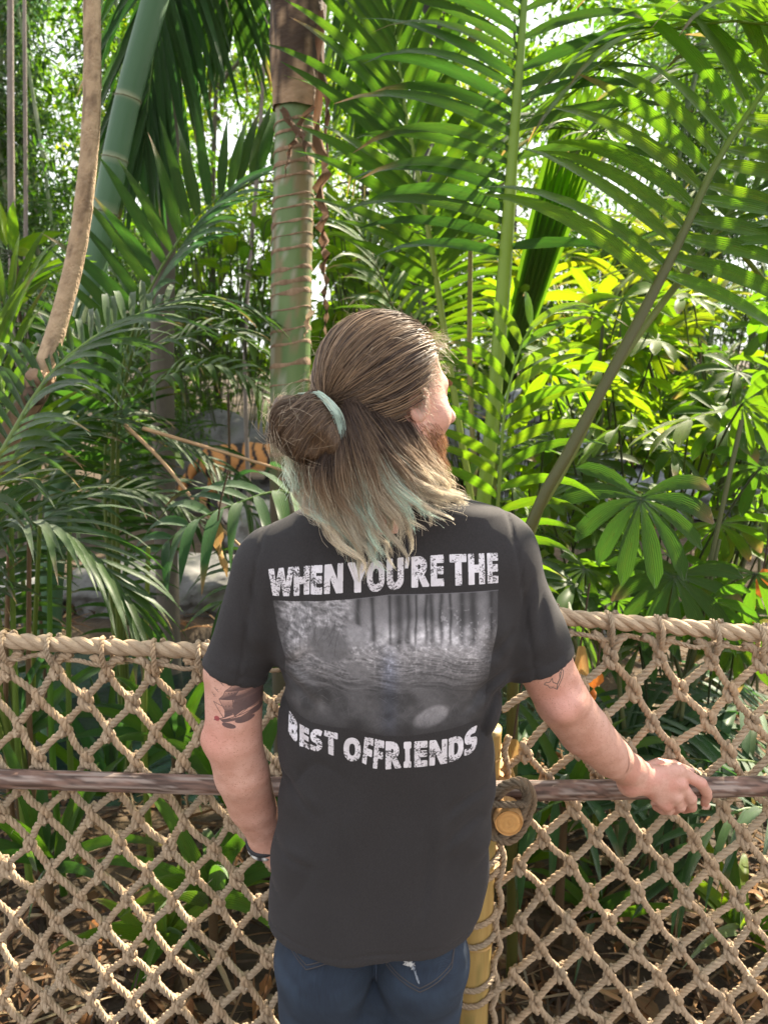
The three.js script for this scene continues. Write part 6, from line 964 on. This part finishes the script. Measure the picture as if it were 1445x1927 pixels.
{
  const g = surfaceNets(hairMass, V(-0.2, 1.34, -1.34), V(0.16, 1.86, -1.02), 0.0045);
  paint(g, (p) => { const [px, py] = proj(p), k = noise(p.x * 260, p.y * 60, p.z * 260), t = sstep(860, 985, py + 25 * noise(px * 0.03, py * 0.02)); return sc(mixc(HB, HM, clamp(k * 0.7 + t, 0, 1)), 0.75); });
  const hair = part(man, 'hair', g, hairMat);
  const strand = (A, pts, r, c0, c1, taper = 0.6) => { const n = pts.length; let N = V(0, 0.3, 1); const first = A.p.length / 3; for (let i = 0; i < n; i++) { const T = (i < n - 1 ? pts[i + 1].clone().sub(pts[Math.max(0, i - 1)]) : pts[i].clone().sub(pts[i - 1])).normalize(); N = N.clone().addScaledVector(T, -N.dot(T)); if (N.lengthSq() < 1e-5) N = V(1, 0.2, 0).addScaledVector(T, -V(1, 0.2, 0).dot(T)); N.normalize(); const B = T.clone().cross(N), t = i / (n - 1), q = r * (1 - taper * t), c = c1.length === 2 ? hairCol(lerp(c1[0], c1[1], t), c0) : mixc(c0, c1, t); for (let s = 0; s < 3; s++) { const a = s * 2.0944; A.v(pts[i].x + (N.x * Math.cos(a) + B.x * Math.sin(a)) * q, pts[i].y + (N.y * Math.cos(a) + B.y * Math.sin(a)) * q, pts[i].z + (N.z * Math.cos(a) + B.z * Math.sin(a)) * q, c, 0, t); } } for (let i = 0; i < n - 1; i++) for (let s = 0; s < 3; s++) { const a = first + i * 3 + s, b = first + i * 3 + (s + 1) % 3; A.quad(a, b, b + 3, a + 3); } };
  const E = V(0.0835, 0.096, 0.106);
  // combed back over the scalp to the tie
  const A = new Acc(), te = hl(TIE, V(0, 0, 0)).clone().sub(C0); te.set(te.x / E.x, te.y / E.y, te.z / E.z).normalize();
  for (let i = 0; i < 5200; i++) {
    const v = V(gauss(), gauss(), gauss()).normalize(), q = V(C0.x + v.x * E.x, C0.y + v.y * E.y, C0.z + v.z * E.z); if (q.z - 0.61 * q.y > -0.008 + 0.006 * Math.sin(i) || q.y < -0.045 + 0.25 * Math.abs(q.x)) { i -= 0.9; continue; }
    const an = Math.acos(clamp(v.dot(te), -1, 1)), n = 12, pts = [], off = rr(-0.004, 0.0045) + 0.002 * Math.sin(v.x * 40 + v.y * 30), wv = rr(0, 6), sp = V(gauss(), gauss(), gauss()).multiplyScalar(0.08); if (an < 0.15) continue;
    const t1 = te.clone().add(sp).normalize(), a2 = Math.acos(clamp(v.dot(t1), -1, 1)), tEnd = rr(0.75, 1);
    for (let k = 0; k <= n; k++) { const t = k / n * tEnd, w = v.clone().multiplyScalar(Math.sin((1 - t) * a2)).addScaledVector(t1, Math.sin(t * a2)).divideScalar(Math.sin(a2)).normalize(), m = 1 + off / 0.09 + 0.012 * Math.sin(t * 5 + wv) + 0.03 * Math.sin(t * Math.PI) * 0.4; const sag = -0.012 * Math.sin(Math.PI * t) * sstep(0.02, 0.1, Math.abs(q.x)); pts.push(hw(C0.x + w.x * E.x * m, C0.y + w.y * E.y * m + sag, C0.z + w.z * E.z * m)); }
    const k = fbm(v.x * 7 + 3, v.y * 7, v.z * 7, 3), base = mixc(sc(HB, rr(0.55, 1.1)), sc(HM, rr(0.8, 1.2)), sstep(0.42, 0.72, k * 0.8 + R() * 0.3)); strand(A, pts, rr(0.0004, 0.0009), base, mixc(base, HM, R() < 0.2 ? 0.6 : 0.15), 0.3);
  }
  part(hair, 'combed_hair', A.geo(), hairMat);
  // the bun: strands wound round it
  const Bn = new Acc();
  for (let i = 0; i < 1500; i++) {
    const ax = V(0.75, -0.55, 0.35).normalize(), u = ax.clone().cross(V(0, 0, 1)).normalize(), w = ax.clone().cross(u), along = gauss() * 0.02, a0 = rr(0, 6.28), len = rr(1.2, 3.4), n = 14, pts = [], k0 = R() < 0.15 ? rr(0, 0.008) : rr(-0.002, 0.006), tilt = gauss() * 0.55;
    for (let k = 0; k <= n; k++) { const a = a0 + k / n * len, d = u.clone().multiplyScalar(Math.cos(a)).addScaledVector(w, Math.sin(a)).addScaledVector(ax, clamp(along / 0.03 + tilt * Math.sin(a), -0.85, 0.85)).normalize(); let r = 0.03; const p = V(0, 0, 0); for (let s = 0; s < 6; s++) { p.copy(BUN).addScaledVector(d, r); r -= clamp(hairMass(p), -0.02, 0.02); } pts.push(BUN.clone().addScaledVector(d, r + k0 + 0.002 * Math.sin(a * 3 + i))); }
    const base = mixc(sc(HB, rr(0.6, 1.2)), HM, R() < 0.3 ? rr(0.2, 0.8) : 0.12); strand(Bn, pts, rr(0.0004, 0.0009), base, mixc(base, HM, 0.2), 0.3);
  }
  for (let i = 0; i < 900; i++) { const x0 = rr(596, 668), y0 = rr(752, 815), x1 = x0 + rr(-60, 10), y1 = y0 + rr(60, 120), n = 10, pts = [], k0 = rr(0.0005, 0.005); for (let k = 0; k <= n; k++) { const t = k / n, q = P(lerp(x0, x1, t) + 6 * Math.sin(t * 5 + i), lerp(y0, y1, t), 1.09), z = march(hairMass, q.x, q.y); if (z !== null) pts.push(V(q.x, q.y, z + k0)); } if (pts.length < 4) continue; const base = mixc(sc(HB, rr(0.6, 1.2)), HM, R() < 0.3 ? rr(0.2, 0.8) : 0.12); strand(Bn, pts, rr(0.0004, 0.0009), base, mixc(base, HM, 0.3), 0.3); }
  part(hair, 'hair_bun', Bn.geo(), hairMat);
  // the loose under hair
  const gd = [[[560, 838, 1.10], [556, 880, 1.095], [552, 920, 1.105], [570, 962, 1.11]], [[600, 850, 1.09], [585, 900, 1.085], [592, 955, 1.09], [628, 1005, 1.09]], [[625, 838, 1.085], [606, 905, 1.075], [622, 985, 1.08], [674, 1066, 1.08]], [[642, 800, 1.085], [640, 905, 1.072], [668, 985, 1.076], [692, 1090, 1.075]], [[648, 775, 1.085], [670, 900, 1.072], [700, 990, 1.076], [718, 1078, 1.075]], [[654, 765, 1.085], [694, 885, 1.075], [730, 980, 1.08], [760, 1060, 1.08]], [[658, 758, 1.085], [716, 860, 1.078], [764, 940, 1.082], [806, 1000, 1.09]], [[668, 765, 1.09], [742, 865, 1.09], [795, 925, 1.092], [856, 968, 1.105]], [[690, 775, 1.10], [760, 868, 1.10], [815, 925, 1.105], [872, 956, 1.12]], [[735, 785, 1.12], [785, 862, 1.122], [835, 918, 1.125], [882, 940, 1.135]], [[768, 795, 1.14], [800, 850, 1.145], [835, 902, 1.145], [876, 932, 1.145]]].map((g) => g.map((k) => P(...k)));
  const Lo = new Acc(), Mi = new Acc(), bez = (g, h, s, t) => { const q = []; for (let k = 0; k < 4; k++) q.push(g[k].clone().lerp(h[k], s)); return new THREE.CatmullRomCurve3(q).getPoint(t); };
  for (let i = 0; i < 6600; i++) {
    const NC = 64, cl = Math.floor(R() * NC), hh = (k) => hash3(cl, k, 17), cc = (cl + 0.15 + 0.7 * hh(1)) / NC * 10, loose = R() < 0.16, c = clamp(cc + gauss() * (loose ? 0.5 : 0.02), 0, 9.999), gi = Math.floor(c), s = c - gi, g = gd[gi], h = gd[gi + 1];
    const n = 17, L = (0.62 + 0.44 * Math.sqrt(hh(2))) * (loose ? rr(0.5, 1.08) : rr(0.7, 1.02)), amp = 0.0045 + 0.0075 * hh(3), fr = 7 + 9 * hh(4), ph = hh(5) * 6 + gauss() * (loose ? 1.5 : 0.22), dep = -0.016 + 0.028 * hh(6), w = 0.003 + 0.0045 * hh(11), o = V(gauss(), gauss() * 0.9, gauss() * 0.5).multiplyScalar(loose ? 0.009 : w), pull = loose ? 0.8 : 0.12, own = rr(0, 6), oa = rr(0.0003, 0.0013), pts = [];
    for (let k = 0; k <= n; k++) { const u = k / n, t = u * L, p = bez(g, h, s, Math.min(t, 1)); if (t > 1) p.y -= (t - 1) * 0.1; p.addScaledVector(o, lerp(1.1, pull, Math.pow(t / 1.06, 1.3)) + 0.7 * Math.sin(Math.PI * Math.min(1, t))); p.z += dep * sstep(0, 0.3, t); const e = sstep(0.1, 0.75, t), wv = amp * e * Math.sin(t * fr + ph), q = oa * Math.sin(t * 19 + own); p.x += wv + q; p.y += wv * 0.35 + q * 0.4; p.z += amp * 0.8 * e * Math.cos(t * fr + ph); const [, py] = proj(p); if (py > 925) { const z = march(shirt, p.x, p.y); if (z !== null && p.z < z + 0.002) p.z = z + 0.002 + 0.005 * hh(7) * R(); } pts.push(p); }
    const mint = hh(8) < 0.34 && c < 7.5 && R() < 0.75, tip = mint ? sc(HP, rr(0.8, 1.15) * (0.75 + 0.4 * hh(9))) : sc(HT, rr(0.7, 1.15) * (0.55 + 0.6 * hh(9))), dark = 0.05 + 0.45 * hh(10); strand(mint ? Mi : Lo, pts, rr(0.00028, 0.0006), tip, [-dark + (mint ? 0.25 : 0), rr(0.9, 1.35)], 0.7);
  }
  part(hair, 'loose_hair', Lo.geo(), hairMat); part(hair, 'mint_strands', Mi.geo(), hairMat, 'pale mint green dyed strands');
  const Lk = new Acc(); for (let i = 0; i < 75; i++) { const o = [gauss() * 5, gauss() * 3.2], pts = [[568 + o[0] * 0.5 + rr(-8, 4), 741 + o[1], 1.10], [602 + o[0], 742 + o[1] * 1.8, 1.074], [628 + o[0] * 1.5, 768 + o[1] * 2, 1.068], [640 + o[0] * 1.4, 800 + o[1], 1.074], [642 + o[0] * 1.2 + gauss() * 3, 838 + rr(-32, 22), 1.08]].map((k) => P(...k)); strand(Lk, curve(pts, 14).slice(Math.floor(rr(0, 6)), Math.floor(rr(9, 15.9))), rr(0.0004, 0.0008), mixc(HM, sc(HP, rr(0.75, 1.15)), R() < 0.2 ? 0.3 : 0.9), sc([0.45, 0.60, 0.55], rr(0.7, 1.1)), 0.5); }
  part(hair, 'mint_lock', Lk.geo(), hairMat, 'pale mint dyed lock wrapped over the tie');
  // fly away hairs and the fringe at the temple
  const Fl = new Acc();
  for (let i = 0; i < 420; i++) { const v = V(gauss(), gauss() + 0.2, gauss()).normalize(), q = V(C0.x + v.x * E.x, C0.y + v.y * E.y, C0.z + v.z * E.z); if (q.z - 0.61 * q.y > 0.025) continue; const p = hw(q.x, q.y, q.z), nrm = p.clone().sub(hw(C0.x, C0.y, C0.z)).normalize(), d = nrm.clone().multiplyScalar(rr(0.1, 0.5)).add(V(gauss(), gauss() * 0.6, gauss()).multiplyScalar(0.6)).normalize(), pts = [], L = rr(0.02, 0.05); for (let k = 0; k <= 7; k++) { pts.push(p.clone()); p.addScaledVector(d, L / 7); d.addScaledVector(nrm, -0.12).add(V(0, -0.05, 0)).normalize(); } strand(Fl, pts, 0.0002, HB, HM, 0.5); }
  for (let i = 0; i < 420; i++) { const d = V(gauss() - 0.9, gauss(), gauss()).normalize(), p = BUN.clone().addScaledVector(d, 0.043), t = V(gauss(), gauss(), gauss()).cross(d).normalize().addScaledVector(d, 0.45), pts = [], L = rr(0.02, 0.06); for (let k = 0; k <= 8; k++) { pts.push(p.clone()); p.addScaledVector(t, L / 8); t.addScaledVector(d, -0.14).add(V(-0.02, -0.06, 0)).normalize(); } strand(Fl, pts, 0.00022, HM, mixc(HM, HT, 0.7), 0.5); }
  for (let i = 0; i < 150; i++) { const s = rr(0, 1), p = hw(-rr(0.02, 0.082) * (1 - 0.2 * s), lerp(0.10, -0.005, s) + gauss() * 0.008, lerp(0.052, -0.006, s) + gauss() * 0.01), c0 = hw(C0.x, C0.y, C0.z), out = p.clone().sub(c0).normalize(); { let z = 0; for (let k = 0; k < 5; k++) { const dd = head(p); p.addScaledVector(out, -(dd - 0.004)); } } const d = HF.clone().multiplyScalar(rr(0.2, 1)).add(V(gauss() * 0.5, rr(-0.8, 0.3), gauss() * 0.4)).addScaledVector(out, 0.45).normalize(), pts = [], L = rr(0.015, 0.045); for (let k = 0; k <= 8; k++) { pts.push(p.clone()); p.addScaledVector(d, L / 8); d.addScaledVector(out, -0.1).add(V(0, -0.10, 0)).normalize(); const dd = head(p); if (dd < 0.0015) p.addScaledVector(out, 0.0015 - dd); } strand(Fl, pts, rr(0.0003, 0.00055), HM, sc(HT, 1.25), 0.5); }
  for (let i = 0; i < 90; i++) { const p = P(545 + gauss() * 5, 825 + rr(-10, 30), 1.10), d = V(gauss() * 0.3, -1, gauss() * 0.3).normalize(), pts = [], L = rr(0.03, 0.07), ph = rr(0, 6); for (let k = 0; k <= 10; k++) { pts.push(p.clone().add(V(0.004 * Math.sin(k * 0.8 + ph), 0, 0.003 * Math.cos(k * 0.8 + ph)))); p.addScaledVector(d, L / 10); } strand(Fl, pts, 0.0004, HT, sc(HP, 1.1), 0.4); }
  const hh2 = (p) => Math.min(head(p), cap(p));
  for (let i = 0; i < 300; i++) { const s0 = Math.pow(R(), 1.4), x0 = lerp(802, 782, s0) + gauss() * 7, y0 = lerp(628, 768, s0) + gauss() * 7, dx = rr(12, 52) * (1 - 0.3 * s0), dy = rr(-14, 46), cu = gauss() * 9, pts = []; let z = -1.2; for (let k = 0; k <= 10; k++) { const t = k / 10, q = P(x0 + dx * t + cu * Math.sin(t * 4), y0 + dy * t * t + cu * Math.cos(t * 3) - cu, -z), m = march(hh2, q.x, q.y, -1.0); if (m !== null) z = m; pts.push(V(q.x, q.y, z + 0.0015 + 0.006 * t)); } strand(Fl, pts, rr(0.00022, 0.00042), HM, sc(HT, rr(0.45, 0.7)), 0.5); }
  part(hair, 'stray_hairs', Fl.geo(), hairMat);
  // beard and brow
  const Bd = new Acc(); let tries = 0;
  for (let i = 0; i < 2400 && tries < 60000; tries++) { const q = V(rr(-0.075, 0.075), rr(-0.125, -0.035), rr(-0.005, 0.115)), p = hw(q.x, q.y, q.z); let d = head(p); if (Math.abs(d) > 0.012) continue; const e = 0.002, g = V(head(p.clone().add(V(e, 0, 0))) - d, head(p.clone().add(V(0, e, 0))) - d, head(p.clone().add(V(0, 0, e))) - d).normalize(); p.addScaledVector(g, -d); const l = hl(p, V(0, 0, 0)).clone(); const top = l.z > 0.085 ? -0.055 : lerp(-0.02, -0.062, sstep(0.0, 0.085, l.z)); if (l.y > top || Math.abs(l.x) < 0.02 && l.y > -0.083 && l.y < -0.06) continue; i++; const dir = V(0, -0.8, 0).addScaledVector(HF, 0.4).addScaledVector(g, 0.5).add(V(gauss() * 0.25, 0, gauss() * 0.25)).normalize(), pts = [], L = rr(0.008, l.y < -0.085 ? 0.034 : 0.018); for (let k = 0; k <= 5; k++) { pts.push(p.clone()); p.addScaledVector(dir, L / 5); dir.add(V(0, -0.12, 0)).normalize(); } strand(Bd, pts, 0.00042, vary([0.20, 0.085, 0.035], 0.3), vary([0.36, 0.19, 0.09], 0.3), 0.6); }
  part(man, 'beard', Bd.geo(), hairMat);
  const Br = new Acc(); for (const s of [-1, 1]) for (let i = 0; i < 130; i++) { const u = R(), p = hw(s * lerp(0.012, 0.048, u), 0.026 - 0.008 * u * u + gauss() * 0.002, lerp(0.106, 0.075, u * u)); for (let k = 0; k < 5; k++) p.addScaledVector(HF, -(head(p) - 0.0006)); const d = HR.clone().multiplyScalar(s).add(V(0, 0.2, 0)).normalize(); strand(Br, [p, p.clone().addScaledVector(d, 0.004).addScaledVector(HF, 0.001), p.clone().addScaledVector(d, 0.008)], 0.0004, [0.13, 0.07, 0.035], [0.2, 0.11, 0.06], 0.5); } part(man, 'eyebrow', Br.geo(), hairMat);
}

renderer.render(scene, camera);
